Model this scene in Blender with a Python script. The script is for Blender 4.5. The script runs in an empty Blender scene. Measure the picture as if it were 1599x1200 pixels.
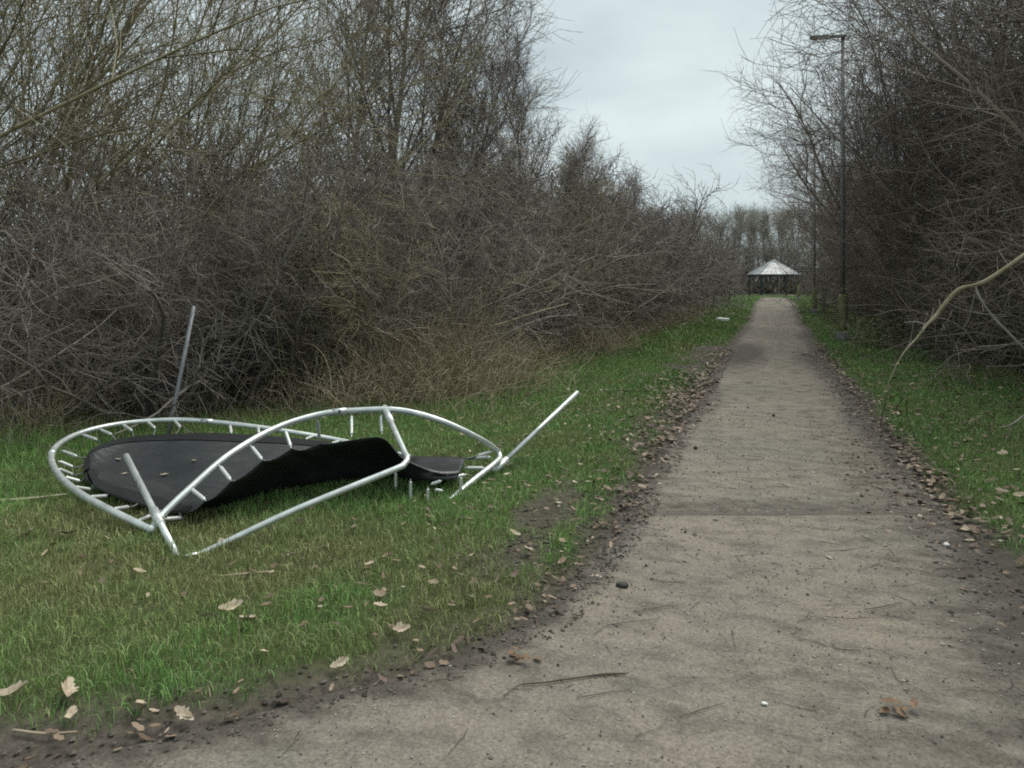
import bpy, math, random
import numpy as np
from mathutils import Vector, Matrix

# ------------------------------------------------------------------ camera, sky, sun, exposure
SC = bpy.context.scene
C = SC.collection
CAM_H, FPX, W0, H0 = 1.5, 1163.0, 1599.0, 1200.0
HOR = 438.0
YAW = math.atan((1208 - 799.5) / FPX)
cam = bpy.data.cameras.new('camera')
cam.sensor_width = 36.0
cam.lens = FPX / W0 * 36.0
cam.clip_start, cam.clip_end = 0.05, 3000
cam_o = bpy.data.objects.new('camera', cam)
cam_o.location = (0, 0, CAM_H)
cam_o.rotation_euler = (math.pi / 2, 0, YAW)
cam.shift_y = -(H0 / 2 - HOR) / W0
C.objects.link(cam_o)
SC.camera = cam_o
CR = np.array(cam_o.rotation_euler.to_matrix())

SUN_EL, SUN_AZ = math.radians(60), math.radians(-60)
w = bpy.data.worlds.new('World')
SC.world = w
w.use_nodes = True
nt = w.node_tree
nt.nodes.clear()
N = nt.nodes.new
out, bg = N('ShaderNodeOutputWorld'), N('ShaderNodeBackground')
sky = N('ShaderNodeTexSky')
sky.sky_type = 'NISHITA'
sky.sun_disc = False
sky.sun_elevation = SUN_EL
sky.sun_rotation = SUN_AZ
tc, mp, nz, cr = N('ShaderNodeTexCoord'), N('ShaderNodeMapping'), N('ShaderNodeTexNoise'), N('ShaderNodeValToRGB')
mp.inputs['Scale'].default_value = (1.0, 1.0, 3.2)
nz.inputs['Scale'].default_value = 2.2
nz.inputs['Detail'].default_value = 6
nz.inputs['Roughness'].default_value = 0.5
cr.color_ramp.elements[0].position, cr.color_ramp.elements[1].position = 0.36, 0.66
cr.color_ramp.elements[0].color = (4.6, 5.45, 5.65, 1)
cr.color_ramp.elements[1].color = (6.9, 7.75, 7.7, 1)
mx = N('ShaderNodeMixRGB')
mx.inputs[0].default_value = 0.93
nt.links.new(tc.outputs['Generated'], mp.inputs['Vector'])
nt.links.new(mp.outputs[0], nz.inputs['Vector'])
nt.links.new(nz.outputs['Fac'], cr.inputs[0])
nt.links.new(sky.outputs[0], mx.inputs[1])
nt.links.new(cr.outputs[0], mx.inputs[2])
nt.links.new(mx.outputs[0], bg.inputs['Color'])
bg.inputs['Strength'].default_value = 0.050
nt.links.new(bg.outputs[0], out.inputs['Surface'])

sl = bpy.data.lights.new('sun', 'SUN')
sl.energy, sl.angle, sl.color = 1.5, math.radians(48), (1.0, 0.965, 0.90)
so = bpy.data.objects.new('sun', sl)
so.rotation_euler = (math.pi / 2 - SUN_EL, 0, math.radians(150))
C.objects.link(so)

vs = SC.view_settings
SC.display_settings.display_device = 'sRGB'
vs.view_transform, vs.look, vs.exposure, vs.gamma, vs.use_curve_mapping = 'Standard', 'None', 1.24, 1.0, False
SC.cycles.max_bounces = 5
SC.cycles.diffuse_bounces = 3
SC.cycles.glossy_bounces = 2
SC.cycles.transmission_bounces = 2
SC.cycles.filter_width = 1.9
SC.cycles.use_denoising = False

# ------------------------------------------------------------------ helpers
rng = np.random.default_rng(7)
random.seed(7)

def ray(px, py):
    return CR @ np.array([(px - 799.5) / FPX, -(py - HOR) / FPX, -1.0])

def G(px, py, z=0.0):
    """the place at height z seen along this line of sight"""
    d = ray(px, py)
    t = (z - CAM_H) / d[2]
    return np.array([0, 0, CAM_H]) + d * t

def D(px, py, depth):
    return np.array([0, 0, CAM_H]) + ray(px, py) * depth

def vnoise(x, y, s, seed=0):
    x = np.asarray(x, float) / s + 1000.3
    y = np.asarray(y, float) / s + 1000.7
    xi, yi = np.floor(x).astype(np.int64), np.floor(y).astype(np.int64)
    fx, fy = x - xi, y - yi
    fx, fy = fx * fx * (3 - 2 * fx), fy * fy * (3 - 2 * fy)
    def h(a, b):
        n = (a * 374761393 + b * 668265263 + seed * 974634777) & 0xffffffff
        n = ((n ^ (n >> 13)) * 1274126177) & 0xffffffff
        return ((n ^ (n >> 16)) & 0xffff) / 65535.0
    return (h(xi, yi) * (1 - fx) + h(xi + 1, yi) * fx) * (1 - fy) + (h(xi, yi + 1) * (1 - fx) + h(xi + 1, yi + 1) * fx) * fy

def fnoise(x, y, s, seed=0):
    return 0.55 * vnoise(x, y, s, seed) + 0.3 * vnoise(x, y, s / 2.3, seed + 5) + 0.15 * vnoise(x, y, s / 5.1, seed + 9)

def unit(v):
    return v / np.maximum(np.linalg.norm(v, axis=-1, keepdims=True), 1e-9)

def mesh_np(name, verts, quads=None, tris=None, attrs=None, mat=None, flat=False):
    me = bpy.data.meshes.new(name)
    verts = np.asarray(verts, np.float32).reshape(-1, 3)
    nq = 0 if quads is None else len(quads)
    ntr = 0 if tris is None else len(tris)
    me.vertices.add(len(verts))
    me.vertices.foreach_set('co', verts.ravel())
    loops = np.concatenate([np.asarray(quads, np.int32).ravel() if nq else np.zeros(0, np.int32), np.asarray(tris, np.int32).ravel() if ntr else np.zeros(0, np.int32)])
    me.loops.add(len(loops))
    me.loops.foreach_set('vertex_index', loops)
    me.polygons.add(nq + ntr)
    me.polygons.foreach_set('loop_start', np.concatenate([np.arange(nq) * 4, nq * 4 + np.arange(ntr) * 3]).astype(np.int32))
    if attrs:
        for k, v in attrs.items():
            v = np.asarray(v, np.float32)
            if v.ndim == 1:
                me.attributes.new(k, 'FLOAT', 'POINT').data.foreach_set('value', v)
            else:
                v4 = np.ones((len(v), 4), np.float32)
                v4[:, :3] = v
                me.attributes.new(k, 'FLOAT_COLOR', 'POINT').data.foreach_set('color', v4.ravel())
    me.update(calc_edges=True)
    if flat:
        me.shade_flat()
    else:
        me.shade_smooth()
    if mat:
        me.materials.append(mat)
    return me

def link(name, me, parent=None, loc=None):
    o = bpy.data.objects.new(name, me)
    C.objects.link(o)
    if loc is not None:
        o.location = loc
    if parent is not None:
        o.parent = parent
        if parent.type == 'EMPTY' and loc is None:
            o.location = (0, 0, 0)
    return o

def tag(o, label=None, cat=None, group=None, kind=None):
    for k, v in (('label', label), ('category', cat), ('group', group), ('kind', kind)):
        if v:
            o[k] = v
    return o

def thing(name, label, cat, loc=(0, 0, 0), rz=0, group=None):
    o = bpy.data.objects.new(name, None)
    o.empty_display_size = 0.1
    C.objects.link(o)
    o.location, o.rotation_euler = loc, (0, 0, rz)
    return tag(o, label, cat, group)

def dup(root, loc, rz, sc, label, group=None):
    r = root.copy()
    C.objects.link(r)
    r.location, r.rotation_euler = loc, (0, 0, rz)
    r.scale = sc if hasattr(sc, '__len__') else (sc, sc, sc)
    r['label'] = label
    if group:
        r['group'] = group
    for ch in root.children:
        c = ch.copy()
        C.objects.link(c)
        c.parent = r
        for g in ch.children:
            d = g.copy()
            C.objects.link(d)
            d.parent = c
    return r

ORD = 'first second third fourth fifth sixth seventh eighth ninth tenth eleventh twelfth thirteenth fourteenth fifteenth sixteenth seventeenth eighteenth nineteenth twentieth'.split()
def ordinal(i):
    if i < 20:
        return ORD[i]
    tens = {2: 'twenty', 3: 'thirty', 4: 'forty'}[(i + 1) // 10]
    u = (i + 1) % 10
    return (tens + '-' + ORD[u - 1]) if u else {30: 'thirtieth', 40: 'fortieth'}[i + 1]

# ---- tubes
def tube_arrays(P, R, sides=3):
    n, k = P.shape[:2]
    T = unit(np.gradient(P, axis=1))
    ref = np.where(np.abs(T[:, :1, 2:3]) > 0.9, np.array([1.0, 0, 0]), np.array([0, 0, 1.0]))
    ref = np.broadcast_to(ref, T.shape)
    a = unit(np.cross(T, ref))
    b = np.cross(T, a)
    ang = np.arange(sides) * 2 * np.pi / sides
    V = P[:, :, None] + R[:, :, None, None] * (np.cos(ang)[None, None, :, None] * a[:, :, None] + np.sin(ang)[None, None, :, None] * b[:, :, None])
    idx = np.arange(n * k * sides).reshape(n, k, sides)
    j = np.roll(np.arange(sides), -1)
    q = np.stack([idx[:, :-1], idx[:, :-1][:, :, j], idx[:, 1:][:, :, j], idx[:, 1:]], -1)
    return V.reshape(-1, 3), q.reshape(-1, 4)

def tubes_mesh(name, sets, mat, seed=0):
    r = np.random.default_rng(seed)
    vs_, qs_, ts_, off = [], [], [], 0
    for P, R, s, *lo in sets:
        v, q = tube_arrays(P, R, s)
        vs_.append(v)
        qs_.append(q + off)
        t = r.random(len(P))
        ts_.append(np.repeat(lo[0] + (1 - lo[0]) * t if lo else t, P.shape[1] * s))
        off += len(v)
    return mesh_np(name, np.concatenate(vs_), np.concatenate(qs_), attrs={'tint': np.concatenate(ts_)}, mat=mat)

def pipe(name, pts, rad, mat, sides=12, sub=6, smooth=True, cap=True):
    """a bent tube through the points, ends closed"""
    pts = np.asarray(pts, float)
    if smooth and len(pts) > 2:
        pts = catmull(pts, sub)
    n = len(pts)
    R = np.full(n, rad) if np.isscalar(rad) else np.interp(np.linspace(0, 1, n), np.linspace(0, 1, len(rad)), rad)
    T = unit(np.gradient(pts, axis=0))
    a = np.cross(T[0], [0, 0, 1.0])
    if np.linalg.norm(a) < 0.1:
        a = np.cross(T[0], [1.0, 0, 0])
    a = a / np.linalg.norm(a)
    ang = np.arange(sides) * 2 * np.pi / sides
    V = []
    for i in range(n):
        a = a - T[i] * np.dot(a, T[i])
        a = a / np.linalg.norm(a)
        b = np.cross(T[i], a)
        V.append(pts[i] + R[i] * (np.cos(ang)[:, None] * a + np.sin(ang)[:, None] * b))
    V = np.concatenate(V)
    idx = np.arange(n * sides).reshape(n, sides)
    q = np.stack([idx[:-1], np.roll(idx[:-1], -1, 1), np.roll(idx[1:], -1, 1), idx[1:]], -1).reshape(-1, 4)
    tris = None
    if cap:
        V = np.concatenate([V, pts[:1], pts[-1:]])
        c0, c1 = n * sides, n * sides + 1
        t0 = np.stack([np.full(sides, c0), np.roll(idx[0], -1), idx[0]], -1)
        t1 = np.stack([np.full(sides, c1), idx[-1], np.roll(idx[-1], -1)], -1)
        tris = np.concatenate([t0, t1])
    return mesh_np(name, V, q, tris, mat=mat)

def catmull(p, sub=6):
    p = np.asarray(p, float)
    e = np.concatenate([[2 * p[0] - p[1]], p, [2 * p[-1] - p[-2]]])
    o = []
    for i in range(1, len(e) - 2):
        for t in np.arange(sub) / sub:
            a, b, c, d = e[i - 1], e[i], e[i + 1], e[i + 2]
            o.append(0.5 * (2 * b + (c - a) * t + (2 * a - 5 * b + 4 * c - d) * t * t + (3 * b - a - 3 * c + d) * t ** 3))
    o.append(p[-1])
    return np.array(o)

# ---- branching
def grow(P0, D0, L, R0, K, wob, trop, taper, r):
    n = len(P0)
    P = np.zeros((n, K + 1, 3))
    P[:, 0] = P0
    d = unit(D0)
    for k in range(K):
        d = unit(d + wob * r.normal(size=(n, 3)) + np.asarray(trop))
        P[:, k + 1] = P[:, k] + d * (L / K)[:, None]
    R = R0[:, None] * np.linspace(1, taper, K + 1)[None]
    return P, R

def spawn(P, R, m, tmin, tmax, ang, sd, r, up=0.0):
    n, k = P.shape[:2]
    t = tmin + (tmax - tmin) * (np.arange(m)[None] + r.random((n, m))) / m
    f = t * (k - 1)
    i = np.minimum(f.astype(int), k - 2)
    fr = (f - i)[..., None]
    ar = np.arange(n)[:, None]
    a, b = P[ar, i], P[ar, i + 1]
    pos = a * (1 - fr) + b * fr
    T = unit(b - a)
    rad = R[ar, i] * (1 - fr[..., 0]) + R[ar, i + 1] * fr[..., 0]
    v = unit(np.cross(T, r.normal(size=T.shape)))
    th = np.radians(ang + sd * r.normal(size=t.shape))[..., None]
    d = np.cos(th) * T + np.sin(th) * v
    d[..., 2] += up
    return pos.reshape(-1, 3), unit(d).reshape(-1, 3), t.ravel(), rad.ravel()

# ------------------------------------------------------------------ materials
def new_mat(name):
    m = bpy.data.materials.new(name)
    m.use_nodes = True
    t = m.node_tree
    b = t.nodes['Principled BSDF']
    return m, t, b

def ramp(t, stops):
    n = t.nodes.new('ShaderNodeValToRGB')
    e = n.color_ramp.elements
    while len(e) < len(stops):
        e.new(0.5)
    for k, (p, c) in enumerate(stops):
        e[k].position, e[k].color = p, (*c, 1)
    return n

def noise(t, scale, detail=4, rough=0.55, coord='Object', stretch=None):
    tcn = t.nodes.new('ShaderNodeTexCoord')
    n = t.nodes.new('ShaderNodeTexNoise')
    n.inputs['Scale'].default_value, n.inputs['Detail'].default_value, n.inputs['Roughness'].default_value = scale, detail, rough
    src = tcn.outputs[coord]
    if stretch:
        m = t.nodes.new('ShaderNodeMapping')
        m.inputs['Scale'].default_value = stretch
        t.links.new(src, m.inputs['Vector'])
        src = m.outputs[0]
    t.links.new(src, n.inputs['Vector'])
    return n

def bump(t, b, src, strength, dist):
    bn = t.nodes.new('ShaderNodeBump')
    bn.inputs['Strength'].default_value, bn.inputs['Distance'].default_value = strength, dist
    t.links.new(src, bn.inputs['Height'])
    t.links.new(bn.outputs[0], b.inputs['Normal'])

def simple(name, c0, c1, scale, rough=0.6, metal=0.0, bs=0.0, bd=0.002, spec=0.4, stretch=None):
    m, t, b = new_mat(name)
    n = noise(t, scale, stretch=stretch)
    r = ramp(t, [(0.35, c0), (0.68, c1)])
    t.links.new(n.outputs['Fac'], r.inputs[0])
    t.links.new(r.outputs[0], b.inputs['Base Color'])
    b.inputs['Roughness'].default_value, b.inputs['Metallic'].default_value = rough, metal
    b.inputs['Specular IOR Level'].default_value = spec
    if bs:
        bump(t, b, n.outputs['Fac'], bs, bd)
    return m

def twig_mat(name, stops, vary=0.25):
    """bark: each branch has its own tone, each plant a slight shift"""
    m, t, b = new_mat(name)
    a = t.nodes.new('ShaderNodeAttribute')
    a.attribute_name = 'tint'
    r = ramp(t, stops)
    t.links.new(a.outputs['Fac'], r.inputs[0])
    oi = t.nodes.new('ShaderNodeObjectInfo')
    hv = t.nodes.new('ShaderNodeHueSaturation')
    mr = t.nodes.new('ShaderNodeMapRange')
    mr.inputs['To Min'].default_value, mr.inputs['To Max'].default_value = 1 - vary, 1 + vary
    t.links.new(oi.outputs['Random'], mr.inputs['Value'])
    t.links.new(mr.outputs[0], hv.inputs['Value'])
    t.links.new(r.outputs[0], hv.inputs['Color'])
    t.links.new(hv.outputs[0], b.inputs['Base Color'])
    b.inputs['Roughness'].default_value = 0.8
    b.inputs['Specular IOR Level'].default_value = 0.25
    return m

def attr_mat(name, attr='col', rough=0.65, spec=0.3, trans=0.0):
    m, t, b = new_mat(name)
    a = t.nodes.new('ShaderNodeAttribute')
    a.attribute_name = attr
    t.links.new(a.outputs['Color'], b.inputs['Base Color'])
    b.inputs['Roughness'].default_value, b.inputs['Specular IOR Level'].default_value = rough, spec
    return m

M = {}
M['hedge'] = twig_mat('hedge_bark', [(0.0, (.11, .094, .080)), (0.45, (.185, .164, .143)), (0.8, (.26, .235, .205)), (1.0, (.38, .352, .315))])
M['olive'] = twig_mat('mossy_bark', [(0.0, (.14, .12, .075)), (0.5, (.245, .22, .135)), (0.85, (.33, .30, .195)), (1.0, (.44, .40, .29))])
M['dark'] = twig_mat('dark_bark', [(0.0, (.10, .084, .068)), (0.5, (.165, .142, .116)), (0.85, (.23, .20, .165)), (1.0, (.36, .325, .265))])
M['pale'] = twig_mat('pale_bark', [(0.0, (.16, .15, .12)), (0.5, (.25, .24, .20)), (1.0, (.40, .39, .34))])
M['dry'] = twig_mat('dry_stalk', [(0.0, (.24, .19, .12)), (0.5, (.40, .335, .22)), (0.85, (.54, .47, .33)), (1.0, (.66, .60, .45))])
M['leaf'] = attr_mat('leaf_attr', rough=0.6)
M['grass'] = attr_mat('grass_attr', rough=0.55, spec=0.35)
M['galv'] = simple('galvanised_steel', (.50, .545, .54), (.68, .72, .71), 14, rough=0.42, metal=0.45, bs=0.05, spec=0.5)
def galv():
    m, t, b = new_mat('galvanised_steel_muddy')
    n, n2 = noise(t, 14, 4), noise(t, 5.5, 8, .72)
    r = ramp(t, [(0.35, (.52, .565, .555)), (0.68, (.72, .76, .745))])
    d = ramp(t, [(0.0, (0, 0, 0)), (0.57, (0, 0, 0)), (0.70, (.75, .75, .75))])
    t.links.new(n.outputs['Fac'], r.inputs[0])
    t.links.new(n2.outputs['Fac'], d.inputs[0])
    mx_ = t.nodes.new('ShaderNodeMixRGB')
    mx_.inputs[2].default_value = (.22, .17, .12, 1)
    t.links.new(d.outputs[0], mx_.inputs[0])
    t.links.new(r.outputs[0], mx_.inputs[1])
    t.links.new(mx_.outputs[0], b.inputs['Base Color'])
    b.inputs['Metallic'].default_value, b.inputs['Roughness'].default_value = .6, .40
    bump(t, b, n.outputs['Fac'], .08, .002)
    return m
M['galv'] = galv()
M['spring'] = simple('spring_steel', (.52, .55, .53), (.70, .73, .70), 30, rough=0.45, metal=0.4)
M['pole_grey'] = simple('weathered_steel', (.16, .17, .18), (.24, .25, .26), 9, rough=0.5, metal=0.4)
M['webbing'] = simple('black_webbing', (.008, .010, .011), (.016, .018, .019), 60, rough=0.75, spec=0.25)

def mat_fabric():
    m, t, b = new_mat('woven_mat')
    n = noise(t, 3.0, 6, 0.6)
    r = ramp(t, [(0.3, (.018, .022, .024)), (0.62, (.028, .033, .035)), (0.8, (.05, .055, .055))])
    t.links.new(n.outputs['Fac'], r.inputs[0])
    t.links.new(r.outputs[0], b.inputs['Base Color'])
    b.inputs['Roughness'].default_value = 0.42
    b.inputs['Specular IOR Level'].default_value = 0.55
    n2 = noise(t, 5.0, 3, 0.5, stretch=(1, 3, 1))
    bump(t, b, n2.outputs['Fac'], 0.5, 0.03)
    return m
M['mat'] = mat_fabric()

def ground_mat():
    m, t, b = new_mat('turf_soil')
    n1, n2 = noise(t, 1.1, 6), noise(t, 22, 5, 0.7)
    g = ramp(t, [(0.3, (.045, .05, .024)), (0.55, (.07, .085, .034)), (0.75, (.11, .095, .055))])
    s = ramp(t, [(0.3, (.045, .039, .032)), (0.7, (.115, .10, .083))])
    t.links.new(n2.outputs['Fac'], g.inputs[0])
    t.links.new(n2.outputs['Fac'], s.inputs[0])
    a = t.nodes.new('ShaderNodeAttribute')
    a.attribute_name = 'soil'
    ad = t.nodes.new('ShaderNodeMath')
    ad.operation = 'ADD'
    ml = t.nodes.new('ShaderNodeMath')
    ml.operation = 'MULTIPLY_ADD'
    ml.inputs[1].default_value, ml.inputs[2].default_value = 1.1, -0.55
    t.links.new(n1.outputs['Fac'], ml.inputs[0])
    t.links.new(a.outputs['Fac'], ad.inputs[0])
    t.links.new(ml.outputs[0], ad.inputs[1])
    ad.use_clamp = True
    mxn = t.nodes.new('ShaderNodeMixRGB')
    t.links.new(ad.outputs[0], mxn.inputs[0])
    t.links.new(g.outputs[0], mxn.inputs[1])
    t.links.new(s.outputs[0], mxn.inputs[2])
    t.links.new(mxn.outputs[0], b.inputs['Base Color'])
    b.inputs['Roughness'].default_value = 0.9
    b.inputs['Specular IOR Level'].default_value = 0.15
    bump(t, b, n2.outputs['Fac'], 0.8, 0.03)
    return m
M['ground'] = ground_mat()

def path_mat():
    m, t, b = new_mat('gravel_path')
    fine, mid, big = noise(t, 70, 7, 0.85), noise(t, 4.2, 8, 0.66, stretch=(1, 1.7, 1)), noise(t, 0.8, 4, 0.5)
    r = ramp(t, [(0.32, (.105, .092, .077)), (0.44, (.205, .184, .157)), (0.56, (.285, .258, .22)), (0.72, (.45, .42, .37))])
    t.links.new(fine.outputs['Fac'], r.inputs[0])
    dirt = ramp(t, [(0.44, (0, 0, 0)), (0.70, (1, 1, 1))])
    t.links.new(mid.outputs['Fac'], dirt.inputs[0])
    a = t.nodes.new('ShaderNodeAttribute')
    a.attribute_name = 'soil'
    ma = t.nodes.new('ShaderNodeMath')          # soil + 0.75*(mid-0.5)
    ma.operation = 'MULTIPLY_ADD'
    ma.inputs[1].default_value, ma.inputs[2].default_value = 2.9, -1.32
    t.links.new(mid.outputs['Fac'], ma.inputs[0])
    ad = t.nodes.new('ShaderNodeMath')
    ad.operation = 'ADD'
    ad.use_clamp = True
    t.links.new(ma.outputs[0], ad.inputs[0])
    t.links.new(a.outputs['Fac'], ad.inputs[1])
    soilc = ramp(t, [(0.36, (.045, .040, .034)), (0.66, (.12, .106, .09))])
    t.links.new(fine.outputs['Fac'], soilc.inputs[0])
    mx0 = t.nodes.new('ShaderNodeMixRGB')       # broad tone: browner and greyer reaches
    mx0.blend_type = 'MULTIPLY'
    mx0.inputs[0].default_value = 1.0
    tone = ramp(t, [(0.35, (.82, .835, .82)), (0.65, (1.01, .975, .92))])
    t.links.new(big.outputs['Fac'], tone.inputs[0])
    t.links.new(r.outputs[0], mx0.inputs[1])
    t.links.new(tone.outputs[0], mx0.inputs[2])
    mxn = t.nodes.new('ShaderNodeMixRGB')
    t.links.new(ad.outputs[0], mxn.inputs[0])
    t.links.new(mx0.outputs[0], mxn.inputs[1])
    t.links.new(soilc.outputs[0], mxn.inputs[2])
    t.links.new(mxn.outputs[0], b.inputs['Base Color'])
    b.inputs['Roughness'].default_value = 0.9
    b.inputs['Specular IOR Level'].default_value = 0.2
    sm = t.nodes.new('ShaderNodeMath')
    sm.operation = 'MULTIPLY_ADD'
    sm.inputs[1].default_value = 2.5
    t.links.new(mid.outputs['Fac'], sm.inputs[0])
    t.links.new(fine.outputs['Fac'], sm.inputs[2])
    bump(t, b, sm.outputs[0], 0.55, 0.012)
    return m
M['path'] = path_mat()

# ------------------------------------------------------------------ ground and path
LE = np.array([G(*p) for p in [(-700, 1390), (-200, 1270), (110, 1199), (300, 1148), (500, 1092), (640, 1064), (720, 1036), (800, 1004), (868, 962), (915, 908), (960, 850), (1000, 792), (1040, 722), (1083, 645), (1118, 585), (1150, 535), (1175, 500)]])
RE = np.array([G(*p) for p in [(1720, 1100), (1599, 950), (1500, 832), (1462, 790), (1400, 712), (1345, 640), (1300, 580), (1265, 530), (1243, 495)]])
LE = LE[np.argsort(LE[:, 1])]
RE = RE[np.argsort(RE[:, 1])]
_ly, _lx = list(LE[:, 1]) + [50, 66, 90], list(LE[:, 0]) + [-1.05, -0.95, -0.95]
_ry, _rx = [-3.0] + list(RE[:, 1]) + [50, 66, 90], [RE[0, 0] + 0.4] + list(RE[:, 0]) + [1.25, 1.1, 1.1]
def xl(y):
    return np.interp(y, _ly, _lx)
def xr(y):
    return np.interp(y, _ry, _rx)
PATH_END = 68.0

def edge_dist(x, y):
    """metres outside the path edge (negative on the path)"""
    y = np.asarray(y, float)
    sl = (xl(y + 0.05) - xl(y - 0.05)) / 0.1
    sr = (xr(y + 0.05) - xr(y - 0.05)) / 0.1
    d = np.maximum((xl(y) - x) / np.sqrt(1 + sl * sl), (x - xr(y)) / np.sqrt(1 + sr * sr))
    return np.where(y > PATH_END, np.maximum(d, y - PATH_END), d)

def hgt(x, y):
    d = edge_dist(x, y)
    s = np.clip(d / 0.45, 0, 1)
    s = s * s * (3 - 2 * s)
    return s * (0.035 + 0.03 * (fnoise(x, y, 1.6, 3) - 0.5)) - 0.012 * (d <= 0)

def soil_amount(x, y):
    """bare earth: a strip along both path edges, a worn patch on the left, hedge feet"""
    d = edge_dist(x, y)
    n = fnoise(x, y, 0.7, 21)
    wl = 0.16 + 0.22 * fnoise(x * 0, y, 3.0, 4)
    s = np.clip(1.25 - d / wl + (n - 0.5) * 1.2, 0, 1)
    for (px, py, rx_, ry_, a) in [(860, 800, .2, .7, 0.8), (800, 880, .2, .45, 0.7), (1060, 660, .45, 1.8, .8), (1110, 560, .8, 3.5, .9), (690, 1010, .3, .3, .5)]:
        c = G(px, py)
        q = ((x - c[0]) / rx_) ** 2 + ((y - c[1]) / ry_) ** 2
        s = np.maximum(s, a * np.clip(1.35 - q + (n - .5) * 1.6, 0, 1))
    return np.clip(s, 0, 1)

def build_ground():
    xs = np.concatenate([[-400, -200, -100, -50, -30, -20, -14], np.arange(-10, 6.01, 0.14), [8, 12, 20, 30, 50, 100, 200, 400]])
    ys = np.concatenate([[-300, -100, -40, -15, -6, -2], np.arange(0.4, 30, 0.16), np.arange(30, 72, 0.6), [80, 95, 120, 160, 250, 500, 1200]])
    X, Y = np.meshgrid(xs, ys)
    Z = hgt(X, Y)
    nx, ny = len(xs), len(ys)
    idx = np.arange(nx * ny).reshape(ny, nx)
    q = np.stack([idx[:-1, :-1], idx[:-1, 1:], idx[1:, 1:], idx[1:, :-1]], -1).reshape(-1, 4)
    me = mesh_np('ground', np.stack([X, Y, Z], -1).reshape(-1, 3), q, attrs={'soil': soil_amount(X, Y).ravel()}, mat=M['ground'])
    tag(link('ground', me), kind='structure')
build_ground()

pa_, pb_ = G(1012, 803), G(1445, 802)
def build_path():
    ys = np.concatenate([[-3, -1.5, -.5], np.arange(0.0, 30, 0.08), np.arange(30, PATH_END + .1, 0.5)])
    us = np.linspace(0, 1, 25)
    us = 0.5 - 0.5 * np.cos(us * np.pi) * (0.35 + 0.65 * np.abs(np.cos(us * np.pi)))
    V, S = [], []
    for y in ys:
        wob = 0.05 * (fnoise(0.0, y, 0.5, 31) - 0.5) * 2
        wob2 = 0.06 * (fnoise(5.0, y, 0.5, 32) - 0.5) * 2
        a, b = xl(y) - 0.05 + wob, xr(y) + 0.05 + wob2
        x = a + (b - a) * us
        yy = np.full_like(x, y)
        wl_ = 0.10 + 0.30 * vnoise(0, y, 2.2, 41) ** 2
        wr_ = 0.14 + 0.32 * vnoise(0, y, 2.6, 42) ** 1.5
        slx = abs((xl(y + .05) - xl(y - .05)) / .1)
        dl, dr = (x - a) / math.sqrt(1 + slx ** 2), (b - x)
        s = np.maximum(np.exp(-(dl / wl_) ** 2), np.exp(-(dr / wr_) ** 2))
        # dark muddy patches on the far reach
        s = np.maximum(s, 1.5 * np.exp(-((x - (xl(y) + .2)) / .5) ** 2 - ((y - 16.0) / 2.6) ** 2))
        s = np.maximum(s, 1.2 * np.exp(-((x - (xr(y) - .05)) / .45) ** 2 - ((y - 15.5) / 2.2) ** 2))
        s = np.maximum(s, 0.45 * np.exp(-((y - 6.3) / 2.4) ** 2) * np.exp(-((x - (xr(y) - .2)) / .35) ** 2))
        lb_ = pa_[1] + (x - pa_[0]) * (pb_[1] - pa_[1]) / (pb_[0] - pa_[0])
        s = np.maximum(s, .55 * np.exp(-((y - lb_ - .12) / .16) ** 2))
        s = np.maximum(s, .42 * np.clip((y - 9) / 14, 0, 1) + 0 * x)
        s = np.maximum(s, .9 * np.clip((y - 40) / 20, 0, 1) * np.exp(-(np.minimum(dl, dr) / .5) ** 2))
        # a thinner soil smear inside the right half near the front
        s = np.maximum(s, 0.30 * np.exp(-((x - .55) / .4) ** 2 - ((y - 2.6) / .7) ** 2))
        V.append(np.stack([x, yy, 0.004 + 0.006 * (fnoise(x, yy, 0.35, 8) - .5) + 0.0 * x], -1))
        S.append(s)
    V, S = np.array(V), np.array(S)
    ny, nx = V.shape[:2]
    idx = np.arange(nx * ny).reshape(ny, nx)
    q = np.stack([idx[:-1, :-1], idx[:-1, 1:], idx[1:, 1:], idx[1:, :-1]], -1).reshape(-1, 4)
    me = mesh_np('path', V.reshape(-1, 3), q, attrs={'soil': S.ravel()}, mat=M['path'])
    tag(link('path', me), kind='structure')
build_path()

# the timber edging set across the path
def box_bm(size, bev=0.0):
    import bmesh
    bm = bmesh.new()
    bmesh.ops.create_cube(bm, size=1)
    for v in bm.verts:
        v.co.x *= size[0]
        v.co.y *= size[1]
        v.co.z *= size[2]
    if bev:
        bmesh.ops.bevel(bm, geom=bm.edges[:], offset=bev, segments=2, affect='EDGES', profile=0.5)
    return bm

def box(name, size, mat, parent=None, loc=(0, 0, 0), rot=(0, 0, 0), bev=0.0):
    bm = box_bm(size, bev)
    me = bpy.data.meshes.new(name)
    bm.to_mesh(me)
    bm.free()
    me.materials.append(mat)
    o = link(name, me, parent)
    o.location, o.rotation_euler = loc, rot
    return o
M['timber'] = simple('wet_timber', (.055, .047, .036), (.12, .10, .078), 12, rough=0.75, bs=0.3, stretch=(1, 8, 8))
pa, pb = G(1012, 803), G(1445, 802)
mid = (pa + pb) / 2
L_ = np.linalg.norm((pb - pa)[:2])
ang = math.atan2(pb[1] - pa[1], pb[0] - pa[0])
tag(box('edging_board', (L_, 0.085, 0.05), M['timber'], loc=(mid[0], mid[1], -0.018), rot=(0, 0, ang), bev=0.006), 'narrow dark timber edging board set flush across the gravel path', 'edging board')

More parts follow.
